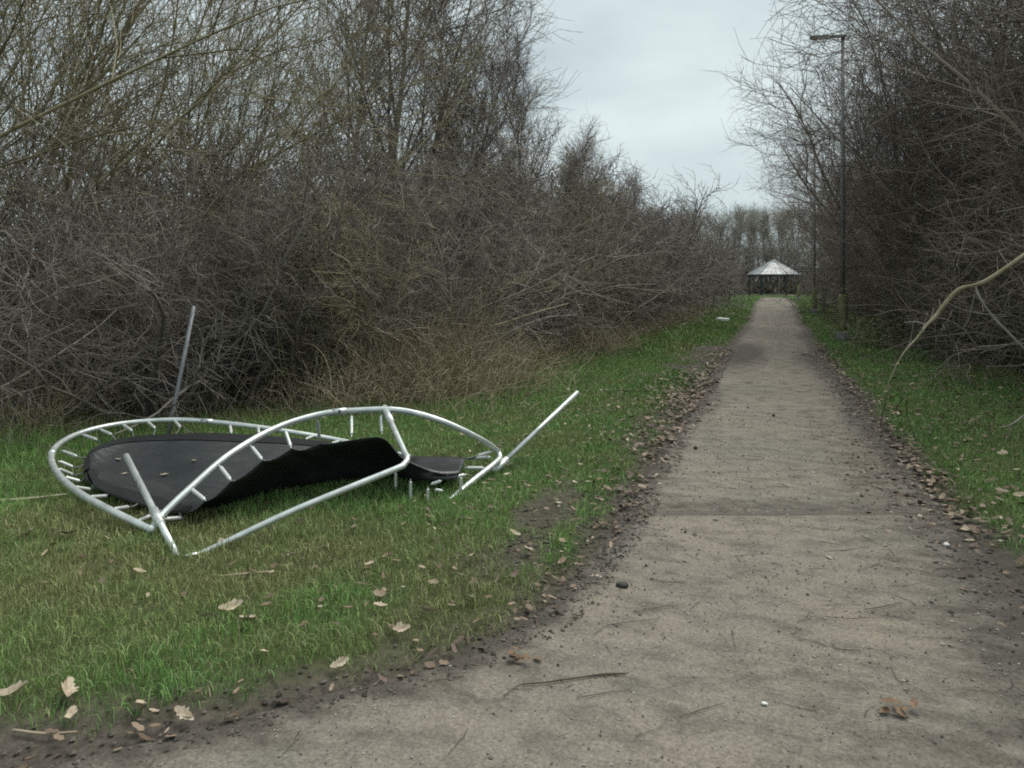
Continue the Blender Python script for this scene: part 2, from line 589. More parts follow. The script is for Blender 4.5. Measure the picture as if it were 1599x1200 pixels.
# ------------------------------------------------------------------ branching plants
def shrub_mesh(seed, H, stems, fan, l1, l2, l3, bark, rs=1.0, arch=0.02, base=0.35, ang=52, lean=(0, 0), kl=(.40, .15, .065), up=.12, st=(.010, .024), t0=.08):
    r = np.random.default_rng(seed)
    th = r.random(stems) * 2 * np.pi
    rr = base * np.sqrt(r.random(stems))
    P0 = np.stack([rr * np.cos(th), rr * np.sin(th), np.full(stems, -0.05)], -1)
    tilt = np.radians(r.uniform(4, fan, stems))
    th2 = th + r.normal(size=stems) * .8
    D0 = np.stack([np.sin(tilt) * np.cos(th2), np.sin(tilt) * np.sin(th2), np.cos(tilt)], -1)
    D0 = D0 + np.array([lean[0], lean[1], 0])
    L = H * r.uniform(.75, 1.15, stems)
    P, R = grow(P0, D0, L, rs * r.uniform(st[0], st[1], stems), 9, .16 if H < 5 else .09, (0, 0, -arch), .22, r)
    p, d, t, rad = spawn(P, R, l1, t0, .98, ang, 16, r, up)
    A, RA = grow(p, d, H * kl[0] * (1.05 - .55 * t) * r.uniform(.6, 1.4, len(p)), rs * np.minimum(rad * .7 / rs, .009 if H < 5 else .014), 6, .22 if H < 5 else .13, (0, 0, .015 + up * .12), .3, r)
    p, d, t, _ = spawn(A, RA, l2, .1, 1., ang - 4, 18, r, up * .5)
    B, RB = grow(p, d, H * kl[1] * r.uniform(.5, 1.5, len(p)), np.full(len(p), rs * .0032), 4, .25 if H < 5 else .17, (0, 0, .01), .55, r)
    p, d, t, _ = spawn(B, RB, l3, .15, 1., 48, 18, r)
    E, RE_ = grow(p, d, H * kl[2] * r.uniform(.5, 1.6, len(p)), np.full(len(p), rs * .0021), 2, .2, (0, 0, 0), .6, r)
    sets = [(P[1:], R[1:], 4), (A, RA, 3), (B, RB, 3), (E, RE_, 3)]
    if H < 5:                                            # long arching canes, paler
        m = 9
        th = r.random(m) * 2 * np.pi
        Q, RQ = grow(np.stack([base * 1.4 * np.cos(th), base * 1.4 * np.sin(th), np.full(m, .0)], -1), np.stack([np.cos(th) * .55, np.sin(th) * .55, np.ones(m)], -1),
                     H * r.uniform(.6, 1.25, m), rs * r.uniform(.0035, .006, m), 11, .11, (0, 0, -.075), .4, r)
        sets.append((Q, RQ, 3, .45))
    trunk = tubes_mesh('trunk', [(P[:1], R[:1] * 1.25, 5)], bark, seed)
    crown = tubes_mesh('crown', sets, bark, seed + 1)
    return trunk, crown

def tree_mesh(seed, H, r0, clear, l1, l2, l3, l4, ang1, bark, up=.25, lean=(0, 0), rs=1.0, len1=.42, wob=.05, droop=0.0):
    r = np.random.default_rng(seed)
    P, R = grow(np.array([[0, 0, -.1]]), np.array([[lean[0], lean[1], 1.0]]), np.array([H * 1.0]), np.array([r0]), 14, wob, (0, 0, .05), .12, r)
    p, d, t, rad = spawn(P, R, l1, clear, .97, ang1, 10, r, up * .5)
    A, RA = grow(p, d, H * len1 * (1.1 - .75 * t) * r.uniform(.7, 1.3, len(p)), np.minimum(rad * .55, r0 * .45), 8, .10, (0, 0, .05 * up * 2), .18, r)
    p, d, t, _ = spawn(A, RA, l2, .12, .98, 42, 14, r, up * .35)
    B, RB = grow(p, d, H * .15 * (1.15 - .6 * t) * r.uniform(.6, 1.4, len(p)), np.full(len(p), rs * .008), 6, .15, (0, 0, .03 - droop), .35, r)
    p, d, t, _ = spawn(B, RB, l3, .1, 1., 42, 15, r, .08)
    E, RE_ = grow(p, d, H * .065 * r.uniform(.5, 1.5, len(p)), np.full(len(p), rs * .0042), 4, .18, (0, 0, .02 - droop), .5, r)
    p, d, t, _ = spawn(E, RE_, l4, .2, 1., 40, 15, r)
    F, RF = grow(p, d, H * .028 * r.uniform(.5, 1.5, len(p)), np.full(len(p), rs * .0028), 2, .15, (0, 0, 0), .6, r)
    trunk = tubes_mesh('trunk', [(P, R, 8)], bark, seed)
    crown = tubes_mesh('crown', [(A, RA, 5), (B, RB, 3), (E, RE_, 3), (F, RF, 3)], bark, seed + 1)
    return trunk, crown

def plant_proto(name, cat, meshes):
    o = bpy.data.objects.new(name, None)
    o.empty_display_size = .1
    o['category'] = cat
    for me in meshes:
        c = bpy.data.objects.new(me.name.split('.')[0], me)
        c.parent = o
    return o

def plant(proto, loc, rz, sc, label, group=None):
    return dup(proto, loc, rz, sc, label, group)

SH = [plant_proto('bare_shrub', 'shrub', shrub_mesh(100 + i, 3.0, 12, 55, 9, 8, 3, M[('hedge', 'hedge', 'hedge', 'hedge', 'dark', 'olive')[i]], rs=(1.4, 1.15, 1.5, 1.7, 1.3, 1.45)[i], arch=.02 + .012 * (i % 3))) for i in range(6)]
SHF = [plant_proto('bare_shrub', 'shrub', shrub_mesh(140 + i, 3.6, 12, 48, 9, 8, 3, M['hedge'], rs=2.4)) for i in range(2)]
SHD = [plant_proto('bare_shrub', 'shrub', shrub_mesh(160 + i, 3.2, 13, 55, 9, 8, 3, M['dark'], rs=1.55, arch=.03)) for i in range(3)]
TRL = [plant_proto('bare_tree', 'tree', shrub_mesh(200 + i, 8.6, 7, 24, 14, 9, 3, M['olive'], rs=1.75, arch=.012, base=.5, ang=32, lean=(.42, .12), kl=(.38, .14, .06), up=.16, st=(.012, .023), t0=.14)) for i in range(3)]
TRD = [plant_proto('bare_tree', 'tree', tree_mesh(236 + i, 8.5, .10, .20, 20, 11, 7, 2, 33, M['hedge'], up=.6, rs=1.6, len1=.40)) for i in range(2)]
TRR = [plant_proto('bare_tree', 'tree', shrub_mesh(260 + i, 8.2, 7, 30, 16, 10, 4, M['dark'], rs=2.1, arch=.0, base=.5, ang=48, lean=(-.16, 0), kl=(.36, .13, .06), up=.10, st=(.020, .042), t0=.2)) for i in range(3)]
TRB = [plant_proto('pale_tree', 'tree', tree_mesh(290 + i, 11.0, .12, .25, 14, 7, 5, 2, 28, M['pale'], up=.5, rs=3.0, len1=.26)) for i in range(2)]

def hedge_x(y):
    """foot of the left thicket"""
    return np.interp(y, [3, 5, 6.5, 8, 10, 14, 20, 34, 60], [-7.3, -6.2, -5.3, -4.75, -4.5, -4.1, -3.6, -3.6, -4.7])

pr = random.Random(11)
def zs(x, y):
    return float(hgt(np.array(x), np.array(y)))

# front row, one shrub after another along the left verge
ys_front = [4.2, 5.2, 6.2, 7.1, 8.0, 9.0, 10.0, 11.1, 12.3, 13.6, 15.0, 16.5, 18.2, 20.0, 22.0, 24.2, 26.6, 29.2, 32.0, 35.2, 38.6, 42.5, 47.0, 52.0, 58.0]
for i, y in enumerate(ys_front):
    proto = SH[i % 6] if y < 24 else SHF[i % 2]
    s = np.interp(y, [3, 7, 9, 13, 20, 60], [.85, .88, .95, 1.15, 1.2, 1.2]) * pr.uniform(.92, 1.1)
    x = hedge_x(y) - 0.75 * s + pr.uniform(-.2, .2)
    plant(proto, (x, y, zs(x, y)), pr.uniform(0, 6.28), s, f'bare twiggy shrub, {ordinal(i)} along the front of the thicket left of the path', 'shrubs along the left thicket front')
# second and third rows
k = 0
for row, (off, sp, h) in enumerate([(2.0, 1.25, 1.12), (3.6, 1.7, 1.2), (6.2, 2.6, 1.3)]):
    y = 2.0 + row * .6 - row * 2.2
    while y < (44 if row < 2 else 36):
        far = y > 20
        proto = (SHF[k % 2] if far or row == 2 and y > 12 else SH[k % 6])
        x = hedge_x(max(y, 3)) - off - pr.uniform(0, .7)
        s = h * pr.uniform(.88, 1.12) * (0.9 if y < 9 and row < 2 else 1.08)
        plant(proto, (x, y, .03), pr.uniform(0, 6.28), s, 'bare shrub deep in the thicket, hidden behind the front row left of the path', 'shrubs deep in the left thicket')
        k += 1
        y += sp * (1.6 if far else 1) * pr.uniform(.85, 1.15)

# trees behind the left thicket
TL = [(-10.4, 4.0, 0, .95), (-11.4, 6.4, 1, 1.0), (-9.8, 7.6, 2, .85), (-12.2, 9.0, 0, 1.05), (-9.6, 10.2, 1, .82), (-11.6, 12.2, 2, 1.0)]
for i, (x, y, v, s) in enumerate(TL):
    plant(TRL[v], (x, y, .03), pr.uniform(-.6, .6), s, f'slender bare tree with mossy olive branches, {ordinal(i)} of those behind the trampoline thicket', 'mossy trees behind the thicket')
TD = [(-8.3, 15.2, 0, 1.15, 'tall bare tree with dark upright trunk rising above the middle of the thicket'),
      (-7.4, 16.6, 1, .90, 'bare tree with spreading dark twigs just beside the tallest thicket tree'),
      (-9.2, 17.6, 1, 1.1, 'bare dark tree behind the tallest thicket tree'),
      (-6.7, 19.0, 0, .80, 'bare tree of middling height where the thicket starts to slope down'),
      (-8.0, 22.0, 1, .66, 'bare tree behind the start of the slope of the left thicket'),
      (-5.4, 20.8, 1, .64, 'open bare tree with upswept twigs nearest the path on the slope of the thicket'),
      (-6.2, 24.5, 0, .62, 'rounded bare tree topping the slope of the left thicket'),
      (-5.9, 28.5, 1, .68, 'low bare tree with upswept twigs further along the left thicket'),
      (-6.2, 34.0, 0, .68, 'small bare tree near the far end of the left thicket'),
      (-6.8, 41.0, 1, .68, 'last small bare tree of the left thicket before the shelter'),
      (-11.4, 18.5, 0, 1.2, 'tall bare tree standing far back in the left thicket'),
      (-10.4, 22.5, 0, .75, 'bare tree far back in the thicket, above the sloping part')]
for x, y, v, s, lb in TD:
    plant(TRD[v], (x, y, .03), pr.uniform(0, 6.28), s, lb, 'trees rising from the left thicket')

# right side: dense trees and shrubs beside the path
def rhedge_x(y):
    return np.interp(y, [4, 7, 10, 14, 18, 30, 60], [5.4, 4.5, 3.9, 3.3, 3.05, 2.9, 3.5])
ys_r = [5.0, 6.6, 8.0, 9.3, 10.6, 11.9, 13.2, 14.6, 16.2, 18.0, 20.0, 22.4, 25.0, 28.0, 31.5, 35.5, 40.0, 46.0, 53.0]
for i, y in enumerate(ys_r):
    s = pr.uniform(.85, 1.1) * (0.8 if y < 8 else .95)
    x = rhedge_x(y) + (.8 if y < 12 else 1.35) * s
    plant(SHD[i % 3], (x, y, zs(x, y)), pr.uniform(0, 6.28), s, f'dark bare shrub, {ordinal(i)} along the front of the hedge right of the path', 'shrubs along the right hedge')
k = 0
for off, sp in ((2.2, 1.7), (4.0, 2.2), (7.0, 3.0)):
    y = 4.0
    while y < 40:
        x = rhedge_x(y) + off + pr.uniform(-.3, .4)
        plant(SHD[k % 3], (x, y, .03), pr.uniform(0, 6.28), pr.uniform(1.0, 1.35), 'dark bare shrub hidden deep in the hedge right of the path', 'shrubs deep in the right hedge')
        k += 1
        y += sp * pr.uniform(.85, 1.15) * (1.5 if y > 20 else 1)
TR = [(5.8, 6.4, 0, .95), (5.4, 8.4, 1, 1.0), (5.2, 10.4, 2, 1.0), (5.0, 12.4, 0, .95), (5.0, 14.4, 1, .95), (4.5, 16.8, 2, .95), (4.6, 19.4, 0, 1.0), (4.5, 22.0, 1, .97), (4.4, 25.5, 2, .97),
      (4.3, 29.5, 0, .97), (4.1, 34.0, 1, 1.0), (4.4, 39.0, 2, .95), (5.2, 45.0, 0, .95), (6.3, 52.0, 1, .95), (7.0, 60.0, 2, .95),
      (7.6, 7.6, 2, 1.15), (7.2, 10.6, 1, 1.15), (6.9, 13.8, 0, 1.15), (6.4, 17.6, 2, 1.15), (6.4, 22.0, 1, 1.15), (9.2, 12.0, 0, 1.3), (9.0, 17.0, 1, 1.3)]
for i, (x, y, v, s) in enumerate(TR):
    lb = f'dark dense bare tree, {ordinal(i)} along the path on its right side' if i < 15 else f'dark bare tree of the second line, {ordinal(i - 15)} from the near end, right of the path'
    plant(TRR[v], (x, y, .03), pr.uniform(-.7, .7) + (math.pi if y < 17.5 else 0), s, lb, 'trees of the right hedge')

# pale trunks closing the view beyond the shelter
TB = [(-9.5, 80, 1.0), (-7.0, 84, .95), (-5.2, 79, .9), (-3.6, 86, 1.05), (-2.2, 81, .95), (-.8, 88, 1.05), (.5, 82, .95), (1.8, 87, 1.0), (3.2, 80, .95), (4.6, 85, 1.0), (6.5, 81, 1.0), (-12, 88, 1.1), (9, 88, 1.1), (-1.5, 94, 1.15), (2.6, 95, 1.15), (-5, 96, 1.15), (6, 97, 1.15)]
TB += [(x_, 102 + (i_ * 7 % 9), 1.15) for i_, x_ in enumerate(np.arange(-9, 9, 1.5).tolist())]
TB += [(-8.2, 90, 1.1), (-6.2, 91, 1.05), (-4.3, 92, 1.1), (-2.9, 90, 1.0), (-.1, 91, 1.05), (1.2, 93, 1.1), (3.9, 91, 1.05), (5.4, 92, 1.1), (7.6, 92, 1.1), (-10.5, 94, 1.1)]
for i, (x, y, s) in enumerate(TB):
    plant(TRB[i % 2], (x, y, 0), pr.uniform(0, 6.28), s * .78, 'pale slender bare tree in the wood closing the view behind the shelter', 'pale trees behind the shelter')
k = 0
for y0, sp in ((75, 2.2), (79, 2.0), (88, 1.8)):
    for x in np.arange(-16, 17, sp):
        if y0 < 80 and -3.6 < x < 3.4:
            continue
        plant(SHF[k % 2], (x + pr.uniform(-.6, .6), y0 + pr.uniform(-1, 1), 0), pr.uniform(0, 6.28), pr.uniform(.9, 1.2) * (1.35 if y0 > 80 else 1), 'bare shrub in the undergrowth behind the shelter', 'shrubs behind the shelter')
        k += 1

# ------------------------------------------------------------------ leafy things
def leaf_cloud(name, pts, size, cols, mat, seed, flat=0.4):
    r = np.random.default_rng(seed)
    n = len(pts)
    a = r.random(n) * 2 * np.pi
    u = np.stack([np.cos(a), np.sin(a), r.normal(size=n) * flat], -1)
    u = unit(u)
    v = unit(np.cross(u, np.stack([r.normal(size=n) * flat, r.normal(size=n) * flat, np.ones(n)], -1)))
    s = (size * r.uniform(.6, 1.4, n))[:, None]
    wv = np.cross(u, v)
    V = np.stack([pts - u * s, pts - v * s * .55 + wv * s * .12, pts + u * s, pts + v * s * .55 + wv * s * .12], 1)
    idx = np.arange(n * 4).reshape(n, 4)
    t = np.concatenate([idx[:, [0, 1, 2]], idx[:, [0, 2, 3]]])
    c = np.asarray(cols)[r.integers(0, len(cols), n)] * r.uniform(.7, 1.25, (n, 1))
    return mesh_np(name, V.reshape(-1, 3), None, t, attrs={'col': np.repeat(c, 4, 0)}, mat=mat)

def blob_points(n, c, rad, seed, shell=.5):
    r = np.random.default_rng(seed)
    d = unit(r.normal(size=(n, 3)))
    q = (shell + (1 - shell) * r.random(n))[:, None]
    p = d * q * np.asarray(rad)
    p = p * (0.72 + .5 * vnoise(np.arctan2(d[:, 1], d[:, 0]) * 2, d[:, 2] * 2, .8, seed))[:, None]
    p = p + np.asarray(c)
    return p[p[:, 2] > .02]

GREEN = np.array([[.035, .055, .018], [.045, .07, .02], [.06, .085, .025], [.03, .045, .02]])
def leafy(name, label, cat, loc, rad, n, size, cols, seed, group=None):
    t = thing(name, label, cat, loc, 0, group)
    r = np.random.default_rng(seed)
    pts = blob_points(n, (0, 0, rad[2] * .75), rad, seed)
    link('foliage', leaf_cloud('foliage', pts, size, cols, M['leaf'], seed), t)
    st = 9
    th = r.random(st) * 6.28
    P, R = grow(np.stack([.1 * np.cos(th), .1 * np.sin(th), np.full(st, -.03)], -1), np.stack([np.cos(th) * .5, np.sin(th) * .5, np.ones(st)], -1), rad[2] * r.uniform(.8, 1.4, st), np.full(st, .009), 6, .2, (0, 0, -.02), .4, r)
    link('stems', tubes_mesh('stems', [(P, R, 4)], M['olive'], seed), t)
    return t
c = G(1405, 545)
leafy('bramble_bush', 'low green bramble bush at the hedge foot behind the arching branch', 'bush', (c[0] - .35, c[1] - .3, .03), (.75, .7, .45), 1100, .034, np.array([[.10, .14, .04], [.16, .19, .06], [.07, .10, .03]]), 51)
leafy('bramble_bush', 'smaller dull green bramble patch at the foot of the right hedge near the lamp', 'bush', (2.9, 15.2, .03), (.5, .9, .4), 500, .04, GREEN, 52)
leafy('ivy_bush', 'dull green ivy clump growing up inside the thicket behind the trampoline', 'ivy', (D(475, 400, 8.9)[0], D(475, 400, 8.9)[1], .03), (.75, .75, 1.45), 2600, .026, GREEN * 1.25, 53)
leafy('evergreen_bush', 'dark green evergreen bush to the left of the open shelter', 'bush', (-3.4, 52, 0), (1.3, 2.0, 1.2), 900, .10, GREEN * 1.0, 54)
leafy('evergreen_bush', 'green evergreen bush at the right hedge foot before the shelter', 'bush', (2.9, 42, 0), (.8, 2.2, .7), 500, .09, GREEN, 55)

# ------------------------------------------------------------------ grass
def blades(x, y, z, length, width, col, r, lean=.5):
    n = len(x)
    a = r.random(n) * 2 * np.pi
    la = r.random(n) * 2 * np.pi
    ln = lean * np.abs(r.normal(size=n))
    ln = np.minimum(ln, 1.4)
    side = np.stack([np.cos(a), np.sin(a), np.zeros(n)], -1) * (width / 2)[:, None]
    hdir = np.stack([np.cos(la), np.sin(la), np.zeros(n)], -1)
    base = np.stack([x, y, z - .005], -1)
    m = base + hdir * (length * .28 * ln)[:, None] + np.array([0, 0, 1.0]) * (length * .55)[:, None]
    tip = base + hdir * (length * .85 * ln)[:, None] + np.array([0, 0, 1.0]) * (length * np.clip(1.0 - .32 * ln, .3, 1))[:, None]
    V = np.stack([base - side, base + side, m + side * .75, m - side * .75, tip], 1)
    idx = np.arange(n * 5).reshape(n, 5)
    return V.reshape(-1, 3), idx[:, [0, 1, 2, 3]], idx[:, [3, 2, 4]], np.repeat(col, 5, 0)

def sample_rect(n, x0, x1, y0, y1, r):
    return r.uniform(x0, x1, n), r.uniform(y0, y1, n)

def in_view(x, y, m=.12):
    vx, vy = x * math.cos(YAW) + y * math.sin(YAW), -x * math.sin(YAW) + y * math.cos(YAW)
    return (vy > 1.2) & (np.abs(vx) < vy * (800 / FPX + m) + .35)

mat_poly = [tuple(G(a, b)[:2]) for a, b in [(133, 742), (165, 770), (205, 786), (287, 806), (345, 800), (400, 785), (450, 772), (545, 757), (612, 749), (640, 752), (716, 752), (727, 728), (640, 720), (520, 712), (430, 712), (320, 712), (250, 712), (195, 716), (150, 728)]]
TU, TU2 = G(20, 705), G(1045, 535)
def build_grass():
    r = np.random.default_rng(5)
    Vs, Qs, Ts, Cs, off = [], [], [], [], 0
    for (y0, y1, x0, x1, dens, wid, lsc) in [(.8, 3.0, -4.2, 2.6, 9500, .0027, 1.0), (3.0, 4.8, -7.2, 3.4, 6500, .0035, 1.0), (4.8, 8.0, -7.2, 5.0, 4200, .0045, 1.0), (8.0, 14.0, -5.6, 4.6, 2100, .0065, 1.05), (14.0, 30.0, -4.6, 3.8, 620, .013, 1.15), (30.0, 74.0, -4.0, 3.5, 130, .03, 1.4)]:
        n = int((y1 - y0) * (x1 - x0) * dens)
        x, y = sample_rect(n, x0, x1, y0, y1, r)
        d = edge_dist(x, y)
        s = soil_amount(x, y)
        lx = hedge_x(y)
        inner = np.where(x < 0, (x - lx), rhedge_x(y) - x)            # metres before the hedge foot
        cl = fnoise(x, y, .20, 64)
        keep = in_view(x, y) & (d + .45 * (cl - .5) > .03 * r.normal(size=n)) & (r.random(n) > np.clip((s - .25) * 1.7 + (cl - .5) * 2.2, 0, 1.02)) & (inner > -.9 + .5 * r.normal(size=n))
        thin = np.clip(.45 + inner * .9, .12, 1)
        keep &= r.random(n) < thin
        x, y, d, inner = x[keep], y[keep], d[keep], inner[keep]
        n = len(x)
        under = np.zeros(n, bool)
        for j in range(len(mat_poly)):
            (ax, ay), (bx_, by_) = mat_poly[j - 1], mat_poly[j]
            cr_ = ((ay > y) != (by_ > y)) & (x < (bx_ - ax) * (y - ay) / (by_ - ay + 1e-9) + ax)
            under ^= cr_
        patch = fnoise(x, y, 1.1, 61)
        fine = fnoise(x, y, .28, 62)
        edge = np.clip(1 - inner / .8, 0, 1)                           # rough grass at the hedge foot
        length = lsc * (.032 + .030 * fine + .012 * r.normal(size=n)) * (1 + 1.5 * edge * r.random(n))
        length = np.clip(length, .015, .3)
        length *= np.clip(.55 + d * 2.2, .55, 1)
        length *= .75 + .7 * vnoise(x, y, .11, 68)
        length = np.where(under, np.minimum(length, .022), length)
        tuft = np.exp(-((x - TU[0]) / 1.0) ** 2 - ((y - TU[1]) / .8) ** 2) + 1.3 * np.exp(-((x - TU2[0]) / .7) ** 2 - ((y - TU2[1]) / 2.5) ** 2)
        length *= 1 + 2.6 * tuft * r.random(n)
        g0, g1, g2, g3 = np.array([.13, .255, .068]), np.array([.20, .345, .10]), np.array([.27, .28, .12]), np.array([.38, .32, .20])
        t = np.clip((patch - .3) * 2.0 + .2 * r.normal(size=n), 0, 1)[:, None]
        col = g1 * (1 - t) + g0 * t
        yel = np.clip((fnoise(x, y, .8, 66) - .46) * 3.6 + .5 * edge + .15 * r.normal(size=n), 0, 1)[:, None]
        near_l = np.exp(-((y - 3.9 - .25 * x) / .9) ** 2)[:, None] * .4
        col = col * (1 - yel * (.55 + near_l)) + g2 * yel * (.55 + near_l)
        dead = (r.random(n) < .07 + .14 * edge)[:, None]
        col = np.where(dead, g3 * r.uniform(.6, 1.2, (n, 1)), col)
        col = col * r.uniform(.72, 1.25, (n, 1))
        V, q, t3, c = blades(x, y, hgt(x, y), length, wid * r.uniform(.7, 1.4, n), col, r, .65)
        Vs.append(V); Qs.append(q + off); Ts.append(t3 + off); Cs.append(c)
        off += len(V)
    me = mesh_np('grass', np.concatenate(Vs), np.concatenate(Qs), np.concatenate(Ts), {'col': np.concatenate(Cs)}, M['grass'])
    tag(link('grass', me), 'short damp green grass of the verges on both sides of the path', kind='stuff')
    print('grass blades', off // 5)
build_grass()

BR = G(670, 612)
def build_dry_grass():
    """dead stalks and bracken litter along the foot of the thicket"""
    r = np.random.default_rng(9)
    Ps, Ss = [], []
    n = 6400
    y = r.choice([0, 1, 2], n, p=[.45, .33, .22])
    yy = np.where(y == 0, r.uniform(3, 9, n), np.where(y == 1, r.uniform(8.5, 17, n), r.uniform(17, 34, n)))
    x = hedge_x(yy) + r.normal(size=n) * .4 + .34
    nb_ = 1500
    x[:nb_], yy[:nb_] = BR[0] + .8 * r.normal(size=nb_) + .05, BR[1] + 1.0 * r.normal(size=nb_)
    nb2 = 1000
    L0 = G(60, 690)
    x[nb_:nb_ + nb2], yy[nb_:nb_ + nb2] = L0[0] + .9 * r.normal(size=nb2), L0[1] + .25 * r.normal(size=nb2) - .2
    keep = in_view(x, yy, .15) & (fnoise(x, yy, 1.0, 71) > .38)
    RC = G(340, 725)
    keep &= np.hypot(x - RC[0], yy - RC[1]) > 1.95
    x, yy = x[keep], yy[keep]
    n = len(x)
    d = np.stack([r.normal(size=n) * .4 + .1, r.normal(size=n) * .4, np.ones(n)], -1)
    brack = fnoise(x, yy, 1.6, 72) + .9 * np.exp(-((x - BR[0]) / 1.3) ** 2 - ((yy - BR[1]) / 1.6) ** 2)
    L = r.uniform(.25, .75, n) * (.6 + brack * .9)
    P, R = grow(np.stack([x, yy, np.full(n, .0)], -1), d, L, np.where(yy > 14, .006, .0034) * r.uniform(.7, 1.3, n), 4, .18, (.02, 0, -.06), .45, r)
    sets = [(P, R, 3)]
    p, dd, t, _ = spawn(P, R, 2, .4, 1, 40, 20, r)
    A, RA = grow(p, dd, r.uniform(.06, .2, len(p)), np.full(len(p), .0022), 2, .2, (0, 0, -.1), .5, r)
    sets.append((A, RA, 3))
    tag(link('dry_grass', tubes_mesh('dry_grass', sets, M['dry'], 3)), 'brown dead grass and bracken stalks along the foot of the left thicket', kind='stuff')
    # the same on the right, thinner
    n = 1100
    yy = r.uniform(6, 26, n)
    x = rhedge_x(yy) + r.normal(size=n) * .35 + .1
    d = np.stack([r.normal(size=n) * .6, r.normal(size=n) * .6, np.ones(n) * .8], -1)
    P, R = grow(np.stack([x, yy, np.full(n, .0)], -1), d, r.uniform(.2, .7, n), np.where(yy > 14, .006, .0035), 5, .22, (-.02, 0, -.05), .45, r)
    tag(link('bramble_stems', tubes_mesh('bramble_stems', [(P, R, 3)], M['dark'], 4)), 'tangle of dark bramble stems along the foot of the right hedge', kind='stuff')
build_dry_grass()

# ------------------------------------------------------------------ trampoline
def lathe(name, prof, mat, seg=16):
    a = np.arange(seg) * 2 * np.pi / seg
    V = np.concatenate([np.stack([r * np.cos(a), r * np.sin(a), np.full(seg, z)], -1) for r, z in prof])
    i = np.arange(len(prof) * seg).reshape(-1, seg)
    q_ = np.stack([i[:-1], np.roll(i[:-1], -1, 1), np.roll(i[1:], -1, 1), i[1:]], -1).reshape(-1, 4)
    V = np.concatenate([V, [[0, 0, prof[0][1]], [0, 0, prof[-1][1]]]])
    t0 = np.stack([np.full(seg, len(V) - 2), np.roll(i[0], -1), i[0]], -1)
    t1 = np.stack([np.full(seg, len(V) - 1), i[-1], np.roll(i[-1], -1)], -1)
    return mesh_np(name, V, q_, np.concatenate([t0, t1]), mat=mat)
tr = thing('trampoline', 'collapsed bent trampoline frame with sagging black mat dumped on the grass verge', 'trampoline', tuple(G(420, 790)))
T0 = np.array(tr.location)
def rel(p):
    return np.asarray(p, float) - T0
A_px = [(237, 828, .07), (180, 801, .12), (125, 771, .16), (92, 742, .20), (80, 715, .24), (92, 694, .27), (130, 675, .29), (190, 662, .30), (270, 656, .30), (340, 660, .28), (400, 667, .25), (460, 676, .20), (540, 690, .13), (640, 714, .06)]
B_px = [(237, 828, .07), (252, 806, .12), (300, 760, .24), (360, 709, .38), (430, 669, .47), (500, 647, .53), (560, 641, .55), (625, 641, .55), (690, 658, .47), (750, 686, .31), (776, 704, .19), (781, 716, .14)]
Cc_px = [(781, 716, .14), (768, 728, .12), (740, 750, .08), (700, 783, .015), (672, 803, -.02)]
def dense(px):
    p3 = np.array([G(*p) for p in px])
    return catmull(p3, 8), catmull(np.array(px, float), 8)
A3, A2 = dense(A_px)
B3, B2 = dense(B_px)
C3, C2 = dense(Cc_px)
RT = .0212
na, nb = len(A3), len(B3)
for name, pts in (('rim_tube', A3[:na // 3 + 1]), ('rim_tube', A3[na // 3:2 * na // 3 + 1]), ('rim_tube', A3[2 * na // 3:]), ('rim_tube', B3[:nb // 2 + 1]), ('rim_tube', B3[nb // 2:]), ('rim_tube', C3)):
    link(name, pipe(name, rel(pts), RT, M['galv'], sides=14, smooth=False), tr)
# sleeves where the rim lengths push into each other
for p, q in ((A3[na // 3], A3[na // 3 + 1]), (A3[2 * na // 3], A3[2 * na // 3 + 1]), (B3[nb // 2], B3[nb // 2 + 1])):
    dd = (q - p) / np.linalg.norm(q - p)
    link('sleeve', pipe('sleeve', rel([p - dd * .05, p + dd * .05]), RT + .0025, M['galv'], smooth=False), tr)
link('corner_joint', pipe('corner_joint', rel([G(232, 826, .075), G(240, 827, .07), G(247, 815, .095), G(251, 806, .12)]), RT + .004, M['galv'], sub=4), tr)
# U-shaped leg: upright from the raised rim, bar along the ground, upright by the near corner
leg = [G(603, 643, .545), G(617, 674, .49), G(631, 705, .42), G(636, 716, .40), G(630, 726, .375), G(612, 735, .355), G(460, 797, .195), G(330, 858, .035), G(303, 868, .022), G(284, 872, .016)]
link('leg_frame', pipe('leg_frame', rel(leg), .0188, M['galv'], sub=5), tr)
upr = [G(279, 873, .012), G(246, 809, .125), G(197, 712, .357)]
link('leg_frame', pipe('leg_frame', rel(upr), .0188, M['galv'], smooth=False), tr)
link('leg_socket', pipe('leg_socket', rel([G(252, 821, .10), G(240, 797, .155)]), .026, M['galv'], smooth=False), tr)
link('leg_socket', pipe('leg_socket', rel([G(600, 637, .556), G(611, 660, .513)]), .0245, M['galv'], smooth=False), tr)
pole = link('enclosure_pole', pipe('enclosure_pole', rel([D(258, 700, 6.75), D(270, 645, 6.8), D(303, 478, 6.95)]), .019, M['pole_grey'], smooth=False), tr)
pole['label'] = 'dull grey pole still standing upright behind the rim'
lp = link('enclosure_pole', pipe('enclosure_pole', rel([G(776, 732, .06), D(902, 613, 6.3)]), .0195, M['galv'], smooth=False), tr)
lp['label'] = 'pale pole slanting up beyond the frame'
link('pole_socket', pipe('pole_socket', rel([G(770, 738, .05), D(792, 717, 5.72)]), .027, M['galv'], smooth=False), lp)

